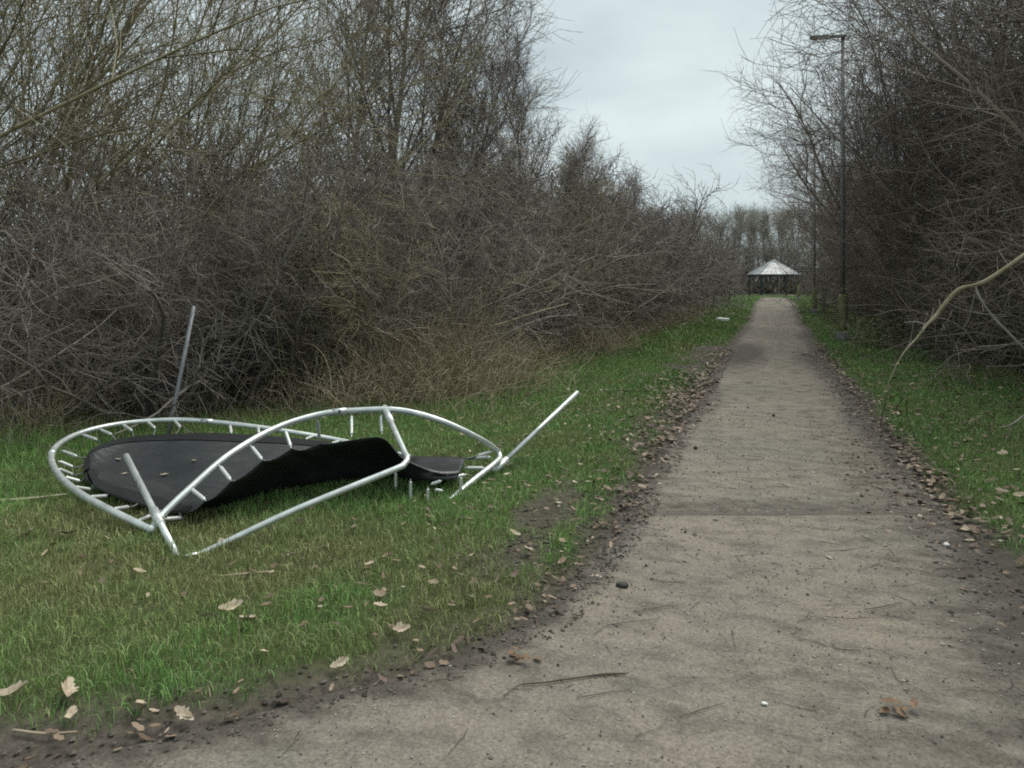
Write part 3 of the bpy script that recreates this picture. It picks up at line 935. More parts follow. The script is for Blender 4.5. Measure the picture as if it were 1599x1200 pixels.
# bolt heads at the joints
BOLT = lathe('bolt', [(.011, 0), (.011, .008), (.005, .011)], M['pole_grey'], 6)
for p, q in ((A3[na // 3], A3[na // 3 - 1]), (A3[2 * na // 3], A3[2 * na // 3 - 1]), (B3[nb // 2], B3[nb // 2 - 1]), (B3[nb // 2], B3[nb // 2 + 2]), (G(612, 663, .51), G(612, 660, .515)), (G(246, 808, .125), G(248, 806, .13))):
    o = link('bolt', BOLT, tr)
    vdir = unit(np.array([0, 0, CAM_H]) - p)
    o.rotation_mode = 'QUATERNION'
    o.rotation_quaternion = Vector(vdir).to_track_quat('Z', 'Y')
    o.location = rel(p + vdir * (RT - .001))
# mat: raised front lip, sagging trough, back edge
COL = [((131, 748, .17), (130, 738, .17), (131, 722, .20)), ((156, 766, .14), (150, 738, .13), (147, 701, .22)), ((200, 783, .11), (195, 745, .09), (191, 686, .23)), ((245, 795, .10), (247, 755, .06), (250, 680, .24)),
       ((287, 801, .11), (300, 790, .05), (320, 678, .24)), ((320, 782, .19), (345, 795, .03), (380, 680, .22)), ((360, 752, .29), (400, 780, .03), (430, 683, .20)), ((409, 719, .38), (450, 767, .03), (480, 688, .17)),
       ((455, 700, .43), (500, 759, .04), (520, 692, .15)), ((500, 692, .44), (545, 753, .05), (560, 697, .12)), ((548, 688, .45), (580, 749, .05), (600, 704, .10)), ((597, 684, .46), (612, 744, .06), (640, 713, .09)),
       ((629, 716, .32), (634, 748, .10), (652, 713, .14)), ((680, 739, .19), (673, 752, .13), (692, 714, .15)), ((716, 741, .17), (713, 750, .14), (727, 716, .14))]
F3, T3, B3m = (catmull([G(*c[i]) for c in COL], 6) for i in range(3))
ncol = len(F3)
fr = (np.arange(ncol) % 6) / 6.0
sc_on = np.clip((np.arange(ncol) - 24) / 6, 0, 1) * np.clip((60 - np.arange(ncol)) / 10, 0, 1)
F3 = F3 + np.stack([np.zeros(ncol), -.02 * np.sin(np.pi * fr) * sc_on, -.028 * np.sin(np.pi * fr) * sc_on], -1)
rows = []
for v in np.linspace(0, 1, 19):
    if v < .42:
        u = v / .42
        # lip down to the trough, bellied slightly towards the viewer
        p = F3 * (1 - u) + T3 * u
        p = p + np.array([.0, .05, .03]) * math.sin(math.pi * u)
    else:
        u = (v - .42) / .58
        p = T3 * (1 - u) + B3m * u
        p = p + np.array([0, 0, -.05]) * math.sin(math.pi * u) * np.clip(1 - np.abs(np.arange(ncol) - 30)[:, None] / 60, 0, 1)
    rows.append(p)
MV = np.array(rows)
MV[..., 2] += .012 * (fnoise(MV[..., 0] * 1.0, MV[..., 1], .35, 81) - .5)
MV[..., 2] = np.maximum(MV[..., 2], .045)
nr = MV.shape[0]
idx = np.arange(nr * ncol).reshape(nr, ncol)
q = np.stack([idx[:-1, :-1], idx[:-1, 1:], idx[1:, 1:], idx[1:, :-1]], -1).reshape(-1, 4)
me = mesh_np('mat', rel(MV.reshape(-1, 3)), q, mat=M['mat'])
mat_o = link('mat', me, tr)
sd = mat_o.modifiers.new('thick', 'SOLIDIFY')
sd.thickness, sd.offset = .003, 0
# sewn webbing along the left and back edge, standing a few millimetres proud of the mat
lft = np.concatenate([MV[::-1, 0][:0], MV[-1, :48][::-1], MV[::-1, 0], MV[0, :26]])
inn = np.concatenate([MV[-2, :48][::-1], MV[::-1, 4], MV[1, :26] * .4 + MV[2, :26] * .6])
wv = np.stack([lft, lft * .5 + inn * .5, inn], 0) + np.array([0, 0, .008])
n_ = wv.shape[1]
idx = np.arange(3 * n_).reshape(3, n_)
q = np.stack([idx[:-1, :-1], idx[:-1, 1:], idx[1:, 1:], idx[1:, :-1]], -1).reshape(-1, 4)
wb = link('edge_webbing', mesh_np('edge_webbing', rel(wv.reshape(-1, 3)), q, mat=M['webbing']), tr)

# springs: one coil mesh, each spring an object
def spring_mesh():
    n, s = 25, 8
    z = np.linspace(.10, .90, n)
    rad = np.where(np.arange(n) % 2 == 0, 1.0, .78)
    rad = rad * np.where((np.arange(n) == 0) | (np.arange(n) == n - 1), .4, 1.0)
    z = np.concatenate([[0.0, .095], z, [.905, 1.0]])
    rad = np.concatenate([[.28, .28], rad, [.28, .28]])
    a = np.arange(s) * 2 * np.pi / s
    V = np.stack([rad[:, None] * np.cos(a), rad[:, None] * np.sin(a), np.broadcast_to(z[:, None], (len(z), s))], -1).reshape(-1, 3)
    i = np.arange(len(z) * s).reshape(-1, s)
    q_ = np.stack([i[:-1], np.roll(i[:-1], -1, 1), np.roll(i[1:], -1, 1), i[1:]], -1).reshape(-1, 4)
    return mesh_np('spring', V, q_, mat=M['spring'])
SPM = spring_mesh()
M['strap'] = simple('faded_strap', (.10, .11, .11), (.20, .21, .205), 30, rough=.7)
bound2, bound3 = [], []
def proj(p):
    v = CR.T @ (np.asarray(p) - np.array([0, 0, CAM_H]))
    return np.array([799.5 + FPX * v[0] / -v[2], HOR - FPX * v[1] / -v[2], -v[2]])
bd = np.concatenate([MV[0], MV[-1], MV[:, 0], MV[:, -1]])
bd2 = np.array([proj(p) for p in bd])
rims = {'A': (A2, A3), 'B': (B2, B3), 'C': (C2, C3)}
def depth_rim(rk, px, py):
    r2, r3 = rims[rk]
    i = np.argmin((r2[:, 0] - px) ** 2 + (r2[:, 1] - py) ** 2)
    return proj(r3[i])[2]
def depth_mat(px, py):
    i = np.argmin((bd2[:, 0] - px) ** 2 + (bd2[:, 1] - py) ** 2)
    return bd2[i, 2]
SPR = [('A', 95, 704, 120, 713), ('A', 90, 720, 114, 730), ('A', 89, 732, 114, 742), ('A', 99, 745, 125, 752), ('A', 115, 761, 141, 765), ('A', 138, 777, 167, 775), ('A', 176, 796, 201, 792), ('A', 213, 816, 234, 806),
       ('B', 256, 811, 284, 809), ('A', 128, 679, 151, 687), ('A', 155, 671, 174, 679), ('A', 191, 663, 206, 673), ('A', 229, 658, 242, 669), ('A', 272, 657, 281, 667), ('A', 359, 663, 361, 677), ('A', 403, 667, 404, 676),
       ('A', 490, 681, 478, 686), ('A', 530, 689, 518, 693), ('B', 297, 763, 320, 781), ('B', 342, 727, 360, 750), ('B', 391, 696, 409, 718), ('B', 445, 672, 454, 698), ('B', 495, 653, 499, 686), ('B', 549, 646, 549, 680), ('B', 595, 646, 596, 676),
       ('C', 770, 705, 746, 712), ('C', 768, 714, 743, 716), ('C', 758, 731, 728, 731), ('C', 729, 741, 698, 748)]
for rk, x0, y0, x1, y1 in SPR:
    p = D(x0, y0, depth_rim(rk, x0, y0))
    dm = depth_mat(x1, y1)
    qn = D(x1, y1, dm)
    v = qn - p
    if np.linalg.norm(v) > .24:                       # a loose spring hangs short of the mat
        d0 = proj(p)[2]
        qn = D(x1, y1, d0 + np.sign(dm - d0) * .14)
        v = qn - p
    o = link('spring', SPM, tr)
    o.rotation_mode = 'QUATERNION'
    o.rotation_quaternion = Vector(v).to_track_quat('Z', 'Y')
    o.scale = (.0135, .0135, np.linalg.norm(v) * 1.08)
    o.location = rel(p)
    e_ = p + v * 1.04
    b_ = bd[np.argmin(np.linalg.norm(bd - e_, axis=1))]
    if .012 < np.linalg.norm(b_ - e_) < .22:          # the webbing loop that ties the spring to the mat
        link('strap', pipe('strap', rel([e_, (e_ + b_) / 2 - np.array([0, 0, .006]), b_]), .0055, M['strap'], sides=6, sub=3), tr)
for (x0, y0, x1, y1, dpt) in [(618, 735, 618, 764, 5.05), (641, 748, 641, 786, 4.95), (668, 760, 668, 793, 4.9), (720, 742, 719, 779, 5.1), (672, 757, 690, 751, 4.95), (678, 765, 692, 767, 4.95)]:
    p, qn = D(x0, y0, dpt), D(x1, y1, dpt)
    v = qn - p
    o = link('spring', SPM, tr)
    o.rotation_mode = 'QUATERNION'
    o.rotation_quaternion = Vector(v).to_track_quat('Z', 'Y')
    o.scale = (.012, .012, np.linalg.norm(v))
    o.location = rel(p)

# ------------------------------------------------------------------ street lamps
M['lamp'] = simple('lamp_steel', (.17, .18, .178), (.26, .27, .265), 6, rough=0.55, metal=0.3)
M['lampbase'] = simple('algae_paint', (.16, .18, .075), (.28, .28, .15), 7, rough=0.75, bs=0.1)
M['lens'] = simple('lamp_lens', (.45, .47, .47), (.55, .57, .56), 4, rough=0.3)
lp_loc = G(1316, 535)
lamp = thing('street_lamp', 'nearest street lamp with thick algae-green base beside the right hedge', 'street lamp', (lp_loc[0], lp_loc[1], 0), 0, 'street lamps along the path')
base = link('base', lathe('base', [(.10, -.1), (.10, 1.05), (.097, 1.12), (.085, 1.16)], M['lampbase']), lamp)
d_ = box('access_door', (.09, .012, .42), M['lampbase'], base, (-.02, -.100, .55), bev=.004)
link('foot_collar', lathe('foot_collar', [(.17, -.05), (.165, .10), (.14, .20), (.115, .26), (.101, .27)], M['lamp']), lamp)
link('pole', lathe('pole', [(.052, 1.16), (.048, 4.0), (.040, 7.36)], M['lamp']), lamp)
head = link('lantern', bpy.data.meshes.new('lantern'), lamp)
bm = box_bm((.84, .15, .075), .022)
for v in bm.verts:
    if v.co.x > .2:
        v.co.y *= .6
        v.co.z *= .75
bm.to_mesh(head.data); bm.free()
head.data.materials.append(M['lamp'])
head.location, head.rotation_euler = (-.33, -.06, 7.40), (0, math.radians(3), 0)
ln_ = box('lens', (.42, .11, .016), M['lens'], head, (-.16, 0, -.045), bev=.004)
link('spigot', lathe('spigot', [(.045, 7.30), (.045, 7.385)], M['lamp']), lamp)
for (x, y, lb) in [(G(1272, 492)[0], G(1272, 492)[1], 'second street lamp along the path, half hidden by the right hedge'), (G(1247, 469)[0], G(1247, 469)[1], 'farthest street lamp, close by the shelter on the right')]:
    dup(lamp, (x, y, 0), 0, 1.0, lb, 'street lamps along the path')

wp = G(1283, 491)
po = thing('wooden_post', 'short weathered wooden post beside the second street lamp', 'post', (wp[0] + .05, wp[1] - .6, 0))
M['post'] = simple('weathered_post', (.15, .14, .11), (.27, .25, .20), 8, rough=.85, bs=.3)
box('shaft', (.17, .17, 1.15), M['post'], po, (0, 0, .55), bev=.012)
box('cap', (.19, .19, .05), M['post'], po, (0, 0, 1.152), bev=.012)
# ------------------------------------------------------------------ shelter
M['roofm'] = simple('roof_sheet', (.25, .262, .262), (.40, .415, .415), 1.6, rough=0.5, metal=0.2)
M['greenpaint'] = simple('dark_green_paint', (.020, .030, .027), (.032, .045, .040), 5, rough=0.5)
M['slab'] = simple('pale_slab', (.30, .27, .235), (.40, .365, .325), 3, rough=0.9)
sx, sy = G(1208, 463)[0], G(1208, 463)[1]
sh = thing('shelter', 'open hexagonal shelter with pale pyramid roof at the end of the path', 'shelter', (sx, sy + 1.8, 0))
R_ = 2.45
hexa = [(R_ * math.cos(math.radians(60 * k)), R_ * math.sin(math.radians(60 * k))) for k in range(6)]
def roof_panel(k):
    a0, a1 = np.array(hexa[k]), np.array(hexa[(k + 1) % 6])
    top, cut = 3.36, .10
    z0 = 2.08
    V = []
    for dz in (0, -.04):
        V += [[*a0, z0 + dz], [*a1, z0 + dz], [*(a1 * cut), top + dz], [*(a0 * cut), top + dz]]
    q_ = [[0, 1, 2, 3], [7, 6, 5, 4], [0, 4, 5, 1], [1, 5, 6, 2], [2, 6, 7, 3], [3, 7, 4, 0]]
    o = link('roof_panel', mesh_np('roof_panel', V, q_, mat=M['roofm'], flat=True), sh)
    # standing seams
    for j in range(1, 5):
        f = j / 5
        b0 = a0 * (1 - f) + a1 * f
        tt = a0 * cut * (1 - f) + a1 * cut * f
        link('seam', pipe('seam', [[*b0, z0 + .012], [*tt, top + .012]], .010, M['roofm'], sides=4, smooth=False), o)
    ed = (a1 - a0) / np.linalg.norm(a1 - a0)
    m_ = (a0 + a1) / 2 * .985
    box('fascia', (np.linalg.norm(a1 - a0) * .985, .05, .20), M['greenpaint'], sh, (m_[0], m_[1], 1.97), (0, 0, math.atan2(ed[1], ed[0])))
for k in range(6):
    roof_panel(k)
    a0 = np.array(hexa[k])
    link('hip_cap', pipe('hip_cap', [[*(a0), 2.11], [*(a0 * .1), 3.38]], .022, M['roofm'], sides=6, smooth=False), sh)
    p = a0 * .90
    box('post', (.17, .17, 1.95), M['greenpaint'], sh, (p[0], p[1], .975), bev=.01)
link('finial', lathe('finial', [(.30, 3.33), (.28, 3.41), (.08, 3.46)], M['roofm']), sh)
link('floor', lathe('floor', [(2.3, -.05), (2.3, .06), (2.25, .075)], M['slab'], 6), sh)
box('bench', (1.6, .35, .06), M['timber'], sh, (0, 1.5, .47), bev=.01)

# ------------------------------------------------------------------ arching branch on the right
tb = G(1700, 640)
br = thing('arching_branch', 'pale mossy broken branch arching down over the right verge', 'branch', (tb[0], tb[1], 0))
o0 = np.array(br.location)
mainb = np.array([D(1690, 330, 6.6), D(1599, 399, 6.5), D(1545, 436, 6.45), D(1522, 446, 6.42), D(1498, 452, 6.4), D(1478, 472, 6.4), D(1460, 496, 6.38), D(1447, 508, 6.35), D(1432, 528, 6.3), D(1410, 553, 6.25), D(1392, 588, 6.2), D(1383, 612, 6.2)])
M['twigd'] = simple('dark_twig', (.055, .042, .032), (.11, .088, .068), 15, rough=.85)
M['mossb'] = simple('pale_mossy_bark', (.17, .155, .085), (.33, .29, .20), 9, rough=.85, bs=.4)
M['greyb'] = simple('grey_bark', (.20, .18, .155), (.33, .30, .26), 9, rough=.85, bs=.4)
def twig(pts, rad, m, parent, name='side_branch'):
    return link(name, pipe(name, np.asarray(pts) - o0, rad, m, sides=7, sub=4), parent)
twig(mainb, [.020, .020, .0195, .019, .019, .019, .018, .014, .009, .007, .004, .002], M['mossb'], br, 'limb')
twig([D(1522, 446, 6.42), D(1530, 465, 6.38), D(1548, 492, 6.35), D(1575, 520, 6.3), D(1605, 550, 6.3), D(1660, 600, 6.3)], [.012, .011, .010, .010, .009, .008], M['greyb'], br)
twig([D(1524, 450, 6.42), D(1518, 478, 6.45), D(1512, 500, 6.5), D(1504, 512, 6.55)], [.006, .005, .004, .003], M['greyb'], br)
twig([D(1448, 508, 6.35), D(1430, 503, 6.4), D(1412, 504, 6.5)], [.007, .005, .003], M['greyb'], br)
twig([D(1481, 474, 6.4), D(1500, 482, 6.6), D(1530, 490, 6.7), D(1570, 492, 6.8)], [.005, .004, .004, .003], M['greyb'], br)
twig([D(1458, 496, 6.38), D(1480, 500, 6.5), D(1505, 515, 6.6), D(1530, 545, 6.7)], [.005, .004, .003, .002], M['greyb'], br)
r = np.random.default_rng(91)
for f_ in (.16, .3, .42, .5, .6, .7, .78, .86):
    k_ = f_ * (len(mainb) - 1)
    p_ = mainb[int(k_)] * (1 - k_ % 1) + mainb[int(k_) + 1] * (k_ % 1)
    d_ = unit(np.array([r.normal() * .6, r.normal() * .6, r.uniform(-.2, 1.0)]))
    l_ = r.uniform(.07, .24)
    twig([p_, p_ + d_ * l_ * .5 + np.array([0, 0, .01]), p_ + d_ * l_ + np.array([0, 0, .04])], [.004, .003, .0015], M['greyb'], br, 'shoot')
    link('knot', pipe('knot', np.array([p_ - d_ * .004, p_ + d_ * .022]) - o0, [.015, .007], M['mossb'], sides=7, smooth=False), br)
twig([D(1690, 330, 6.6), D(1740, 420, 6.6), D(1730, 560, 6.65), G(1720, 660, 0)], [.02, .024, .028, .032], M['greyb'], br, 'stem')
st2 = thing('fallen_stick', 'grey stick leaning out of the grass at the right edge of the verge', 'stick', tuple(G(1570, 690)))
o0 = np.array(st2.location)
twig([D(1605, 645, 5.3), D(1578, 664, 5.3), D(1560, 668, 5.4)], [.007, .006, .004], M['greyb'], st2, 'shaft')
twig([D(1578, 664, 5.3), D(1574, 690, 5.35)], [.004, .003], M['greyb'], st2, 'fork')
for pts, lb in (([(1398, 640), (1412, 620), (1418, 655), (1432, 690)], 'thin dark bramble shoot arching over the right verge, nearer one'), ([(1375, 665), (1383, 625), (1392, 600), (1405, 596)], 'thin dark bramble shoot below the tip of the arching branch')):
    sh_ = thing('bramble_shoot', lb, 'bramble shoot', tuple(G(*pts[0])))
    o0 = np.array(sh_.location)
    twig([G(*pts[0])] + [D(a, b, 6.1 + .1 * i) for i, (a, b) in enumerate(pts[1:])], [.004, .0035, .003, .002], M['twigd'], sh_, 'stalk')

# ------------------------------------------------------------------ litter and small things
def leaf_mesh(seed, lobes=4):
    """a curled lobed leaf, one unit long"""
    r = np.random.default_rng(seed)
    t = np.linspace(0, 1, 2 * lobes + 3)
    hw = .30 * np.sin(np.pi * np.clip(t, .04, .97)) ** .7 * np.where(np.arange(len(t)) % 2 == 1, 1.0, .72) * r.uniform(.75, 1.2, len(t))
    curl = r.uniform(.15, .5)
    x = t - .5
    bend = curl * (t - .5) ** 2 * 1.6
    cup = r.uniform(.25, .7)
    V = np.concatenate([np.stack([x, np.zeros_like(t), bend], -1), np.stack([x, hw, bend + cup * hw * r.uniform(.6, 1.2)], -1), np.stack([x, -hw, bend + cup * hw * r.uniform(.2, 1.2)], -1)])
    n = len(t)
    q_ = []
    for i in range(n - 1):
        q_.append([i, i + 1, n + i + 1, n + i])
        q_.append([i, 2 * n + i, 2 * n + i + 1, i + 1])
    return V, np.array(q_)
M['deadleaf'] = simple('dead_leaf', (.27, .21, .145), (.52, .445, .335), 3.0, rough=.75)
M['deadleaf2'] = simple('dead_leaf_brown', (.10, .06, .035), (.22, .135, .075), 3.0, rough=.7)
LM = []
for i in range(6):
    V, q_ = leaf_mesh(300 + i, 3 + i % 3)
    LM.append(mesh_np('fallen_leaf', V, q_, mat=M['deadleaf'] if i != 5 else M['deadleaf2']))

def litter():
    r = np.random.default_rng(33)
    base = [leaf_mesh(400 + i, 1) for i in range(5)]
    X, Y, S = [], [], []
    def add(n, fx, fy, size):
        y = fy(n)
        x = fx(y, n)
        X.append(x); Y.append(y); S.append(size * r.uniform(.55, 1.4, n))
    add(900, lambda y, n: xl(y) - np.abs(r.normal(size=n)) * .30 + .10, lambda n: r.uniform(4.6, 17, n), .050)
    add(650, lambda y, n: xl(y) - .25 + r.normal(size=n) * .30, lambda n: r.normal(size=n) * 1.5 + 10.2, .058)
    add(1200, lambda y, n: xr(y) + r.normal(size=n) * .17 - .02, lambda n: r.uniform(5, 19, n), .048)
    add(700, lambda y, n: xr(y) - .12 + r.normal(size=n) * .22, lambda n: r.normal(size=n) * .9 + 6.1, .042)
    add(1000, lambda y, n: r.uniform(0, 1, n) * (rhedge_x(y) - xr(y) + .4) + xr(y), lambda n: r.uniform(5, 13, n), .06)
    add(500, lambda y, n: rhedge_x(y) - r.random(n) * .7, lambda n: r.normal(size=n) * .8 + 9.0, .065)
    add(700, lambda y, n: xl(y) - np.abs(r.normal(size=n)) * 1.3, lambda n: r.uniform(2.6, 10, n), .042)
    add(110, lambda y, n: xl(y) - np.abs(r.normal(size=n)) * .16, lambda n: r.uniform(1.0, 4.6, n), .036)
    add(500, lambda y, n: hedge_x(y) + r.random(n) * 1.2 - .3, lambda n: r.uniform(3, 18, n), .055)
    add(160, lambda y, n: r.uniform(-.8, 1.2, n), lambda n: r.uniform(2, 12, n), .03)
    x, y, s = map(np.concatenate, (X, Y, S))
    k = in_view(x, y)
    x, y, s = x[k], y[k], s[k]
    Vs, Qs, Cs, off = [], [], [], 0
    pal = np.array([[.12, .082, .055], [.17, .12, .08], [.24, .18, .125], [.33, .265, .19], [.085, .06, .045], [.42, .36, .27]])
    pw = [.30, .22, .15, .09, .21, .03]
    for i in range(len(x)):
        V, q_ = base[i % 5]
        V = V * np.array([1, r.uniform(.7, 1.5), r.uniform(.2, 1.0)])
        th = r.random() * 6.28
        ti, tj = r.normal() * .25, r.normal() * .25
        c_, s_ = math.cos(th), math.sin(th)
        v = V * s[i]
        v = np.stack([v[:, 0] * c_ - v[:, 1] * s_, v[:, 0] * s_ + v[:, 1] * c_, v[:, 2] + v[:, 0] * ti + v[:, 1] * tj], -1)
        ed = edge_dist(x[i], y[i])
        v = v + np.array([x[i], y[i], float(hgt(x[i], y[i])) + (.012 if ed < .05 else .03)])
        Vs.append(v); Qs.append(q_ + off); off += len(v)
        Cs.append(np.repeat((pal[r.choice(6, p=pw)] * r.uniform(.75, 1.2))[None], len(v), 0))
    me = mesh_np('leaf_litter', np.concatenate(Vs), np.concatenate(Qs), attrs={'col': np.concatenate(Cs)}, mat=M['leaf'])
    tag(link('leaf_litter', me), 'brown dead leaves strewn along the path edges and over the verges', kind='stuff')
litter()

LEAVES = [(22, 1108, .12, 0, 'pale dead leaf on edge in the grass, nearest the lower left corner'), (103, 1106, .105, 1, 'curled tan leaf standing up in the grass beside the lower left corner leaf'), (112, 1138, .085, 2, 'flat tan leaf just below the curled leaf near the lower left corner'),
          (218, 1122, .085, 3, 'pale curled leaf on the turf edge above the gravel at lower left'), (288, 1132, .075, 4, 'flat pale leaf lying between turf and gravel at lower left'), (358, 1131, .07, 0, 'small pale leaf right at the gravel edge, last of the lower left row'),
          (45, 855, .11, 1, 'broad tan leaf in the grass left of the trampoline corner, leftmost of a cluster'), (105, 853, .13, 2, 'largest tan leaf of the cluster in the grass left of the trampoline corner'), (84, 872, .08, 3, 'small tan leaf below the largest one left of the trampoline corner'),
          (168, 861, .07, 4, 'pale leaf between the tan leaf cluster and the trampoline leg'), (362, 970, .10, 0, 'pale leaf with a dark twig beside it in the middle of the near grass'), (386, 992, .085, 1, 'thin pale leaf just below the twig leaf in the near grass'),
          (530, 1053, .07, 2, 'tan leaf at the top of the dark soil edge by the junction'), (412, 1042, .06, 3, 'small leaf in the grass above the dark soil edge'), (594, 967, .06, 4, 'small pale leaf among yellowish grass left of the worn soil'),
          (667, 977, .09, 0, 'bright tan leaf at the grass tip beside the worn soil'), (627, 1004, .07, 1, 'tan leaf below the bright one at the edge of the worn soil'), (738, 956, .06, 2, 'pale leaf on the bare soil nearest the gravel corner'),
          (803, 852, .07, 3, 'pale leaf on the worn soil in the middle of the verge'), (806, 789, .08, 4, 'upright tan leaf on the verge right of the trampoline'), (740, 891, .075, 0, 'tan leaf pair on the worn soil below the trampoline'),
          (825, 880, .06, 1, 'thin pale leaf at the grassy strip beside the gravel'), (930, 902, .06, 2, 'pale leaf at the gravel edge near the dark lump'), (443, 912, .05, 3, 'tiny pale leaf below the trampoline bar'), (218, 912, .06, 4, 'whitish leaf in the grass below the trampoline leg'),
          (1297, 874, .06, 0, 'pale leaf alone on the open gravel, upper middle'), (1593, 788, .09, 2, 'tan leaf in the right verge by the picture edge'), (1490, 812, .05, 3, 'pale leaf where the right verge meets the gravel')]
for i, (px, py, s, v, lb) in enumerate(LEAVES):
    p = G(px, py)
    o = link('fallen_leaf', LM[v])
    onp = edge_dist(p[0], p[1]) < .05
    o.location = (p[0], p[1], zs(p[0], p[1]) + (.012 if onp else .035))
    o.rotation_euler = (random.uniform(.1, .9), random.uniform(-.5, .5), random.uniform(-.9, .9) + (3.14 if i % 2 else 0))
    o.scale = (s * 1.05, s * random.uniform(.8, 1.15), s * 1.2)
    tag(o, lb, 'leaf', 'fallen leaves in the foreground')
def mat_surface(px, py):
    pm = np.array([proj(p) for p in MV[8:].reshape(-1, 3)])
    i = np.argmin((pm[:, 0] - px) ** 2 + (pm[:, 1] - py) ** 2)
    return MV[8:].reshape(-1, 3)[i]
for px, py, s, lb in [(181, 719, .05, 'small dry leaf on the trampoline mat near its left end'), (254, 741, .06, 'dry leaf in the middle of the trampoline mat'), (192, 757, .05, 'small dry leaf on the mat near the lower left webbing'), (300, 722, .04, 'tiny dry leaf on the mat under the raised rim')]:
    p = mat_surface(px, py)
    o = link('fallen_leaf', LM[1])
    o.location = p + np.array([0, 0, .012])
    o.rotation_euler = (0, 0, random.uniform(0, 6.28))
    o.scale = (s, s, s * .6)
    tag(o, lb, 'leaf', 'leaves on the mat')
for px, py, s, lb in [(820, 1034, .13, 'clump of rust brown leaves on the gravel at the junction corner'), (1400, 1113, .12, 'clump of rust brown leaf mush on the near right gravel')]:
    p = G(px, py)
    t = thing('leaf_clump', lb, 'leaf clump', (p[0], p[1], .01))
    for j in range(7):
        o = link('leaf', LM[5], t)
        o.location = (random.uniform(-.06, .06), random.uniform(-.03, .03), .006 + .004 * j)
        o.rotation_euler = (random.uniform(-.3, .3), random.uniform(-.3, .3), random.uniform(0, 6.28))
        o.scale = (.05, .05, .04)

def pebble(name, size, mat, seed):
    import bmesh
    bm = bmesh.new()
    bmesh.ops.create_icosphere(bm, subdivisions=2, radius=.5)
    r = random.Random(seed)
    ph = [r.uniform(0, 6) for _ in range(3)]
    for v in bm.verts:
        k = 1 + .16 * math.sin(v.co.x * 7 + ph[0]) + .14 * math.sin(v.co.y * 8 + ph[1]) + .1 * math.sin(v.co.z * 9 + ph[2])
        v.co *= k
        v.co.x *= size[0]; v.co.y *= size[1]; v.co.z *= size[2]
    me = bpy.data.meshes.new(name)
    bm.to_mesh(me); bm.free()
    me.shade_smooth()
    me.materials.append(mat)
    return me
M['mud'] = simple('dark_mud', (.020, .020, .019), (.045, .042, .038), 20, rough=.7, bs=.3)
M['white'] = simple('white_litter', (.66, .67, .66), (.82, .83, .82), 6, rough=.5)
p = G(971, 918)
o = link('mud_lump', pebble('mud_lump', (.08, .035, .024), M['mud'], 1), loc=(p[0], p[1], .012))
tag(o, 'oblong blackish lump lying on the gravel by the left edge', 'lump')
for px, py, lb in [(1086, 702, 'small dark clod on the path further off, left of centre'), (1208, 651, 'small dark clod on the path further off, near its middle')]:
    p = G(px, py)
    tag(link('mud_lump', pebble('mud_lump', (.04, .05, .035), M['mud'], 3), loc=(p[0], p[1], .015)), lb, 'lump', 'clods on the path')
for px, py, s, lb in [(1194, 1104, .02, 'white chip on the near gravel, lower middle'), (1478, 854, .032, 'white chip at the edge of the right verge')]:
    p = G(px, py)
    tag(link('white_chip', pebble('white_chip', (s, s * .8, s * .5), M['white'], px), loc=(p[0], p[1], .012)), lb, 'stone chip', 'white chips')
# white litter on the far verge: a crumpled carton
p = G(1129, 504)
bm = box_bm((.42, .22, .12), .02)
rr_ = random.Random(5)
for v in bm.verts:
    v.co += Vector((rr_.uniform(-.02, .02), rr_.uniform(-.02, .02), rr_.uniform(-.02, .02)))
me = bpy.data.meshes.new('litter_carton'); bm.to_mesh(me); bm.free(); me.materials.append(M['white'])
o = link('litter_carton', me, loc=(p[0], p[1], .10)); o.rotation_euler = (0, .1, .2)
tag(o, 'crumpled white litter on the far left verge beside the path', 'litter')

# sticks
def stick(pts, rad, m, label, name='twig', group='twigs on the path'):
    pts = np.array(pts)
    o = thing(name, label, 'twig', tuple(pts[0]), group=group) if False else None
    me = pipe(name, pts - pts[0], rad, m, sides=6, sub=4)
    ob = link(name, me, loc=tuple(pts[0]))
    return tag(ob, label, 'twig', group)
def gpts(l, z=.012):
    return [G(x, y, z) for x, y in l]
stick(gpts([(786, 1087), (812, 1070), (850, 1066), (905, 1058), (945, 1053), (978, 1052)]), [.0015, .002, .0025, .003, .0045, .003], M['twigd'], 'long dark twig lying on the gravel at the junction')
stick(gpts([(900, 1090), (940, 1083), (985, 1076)]), [.001, .0015, .001], M['twigd'], 'short thin twig just below the long one on the gravel')
stick(gpts([(990, 957), (1030, 948), (1060, 946)]), [.001, .0015, .001], M['twigd'], 'fine twig on the gravel below the blackish lump')
stick(gpts([(926, 992), (950, 976), (1000, 970), (1030, 966)]), [.001, .0015, .001, .001], M['twigd'], 'thin bent twig on the gravel left of its middle')
stick(gpts([(1298, 1005), (1310, 1014), (1345, 1016)]), [.0015, .0022, .0015], M['twigd'], 'short bent twig on the near gravel, right of its middle')
stick(gpts([(1288, 963), (1330, 966), (1370, 964)]), [.001, .0015, .001], M['twigd'], 'straight fine twig on the gravel right of its middle')
stick(gpts([(1350, 952), (1380, 947), (1410, 941)]), [.0015, .0022, .0015], M['twigd'], 'dark twig by a soil smear on the right gravel')
stick(gpts([(1440, 887), (1490, 888), (1520, 886)]), [.001, .0015, .001], M['twigd'], 'fine twig along the right gravel edge')
stick(gpts([(1060, 1120), (1090, 1110), (1130, 1098)]), [.001, .0015, .001], M['twigd'], 'fine slanting twig on the near gravel, lower middle')
stick(gpts([(0, 782), (45, 779), (104, 772)], .05), [.010, .010, .006], simple('bleached_stick', (.38, .33, .24), (.52, .46, .36), 12, rough=.8), 'bleached stick in the grass left of the trampoline', 'stick', 'sticks in the grass')
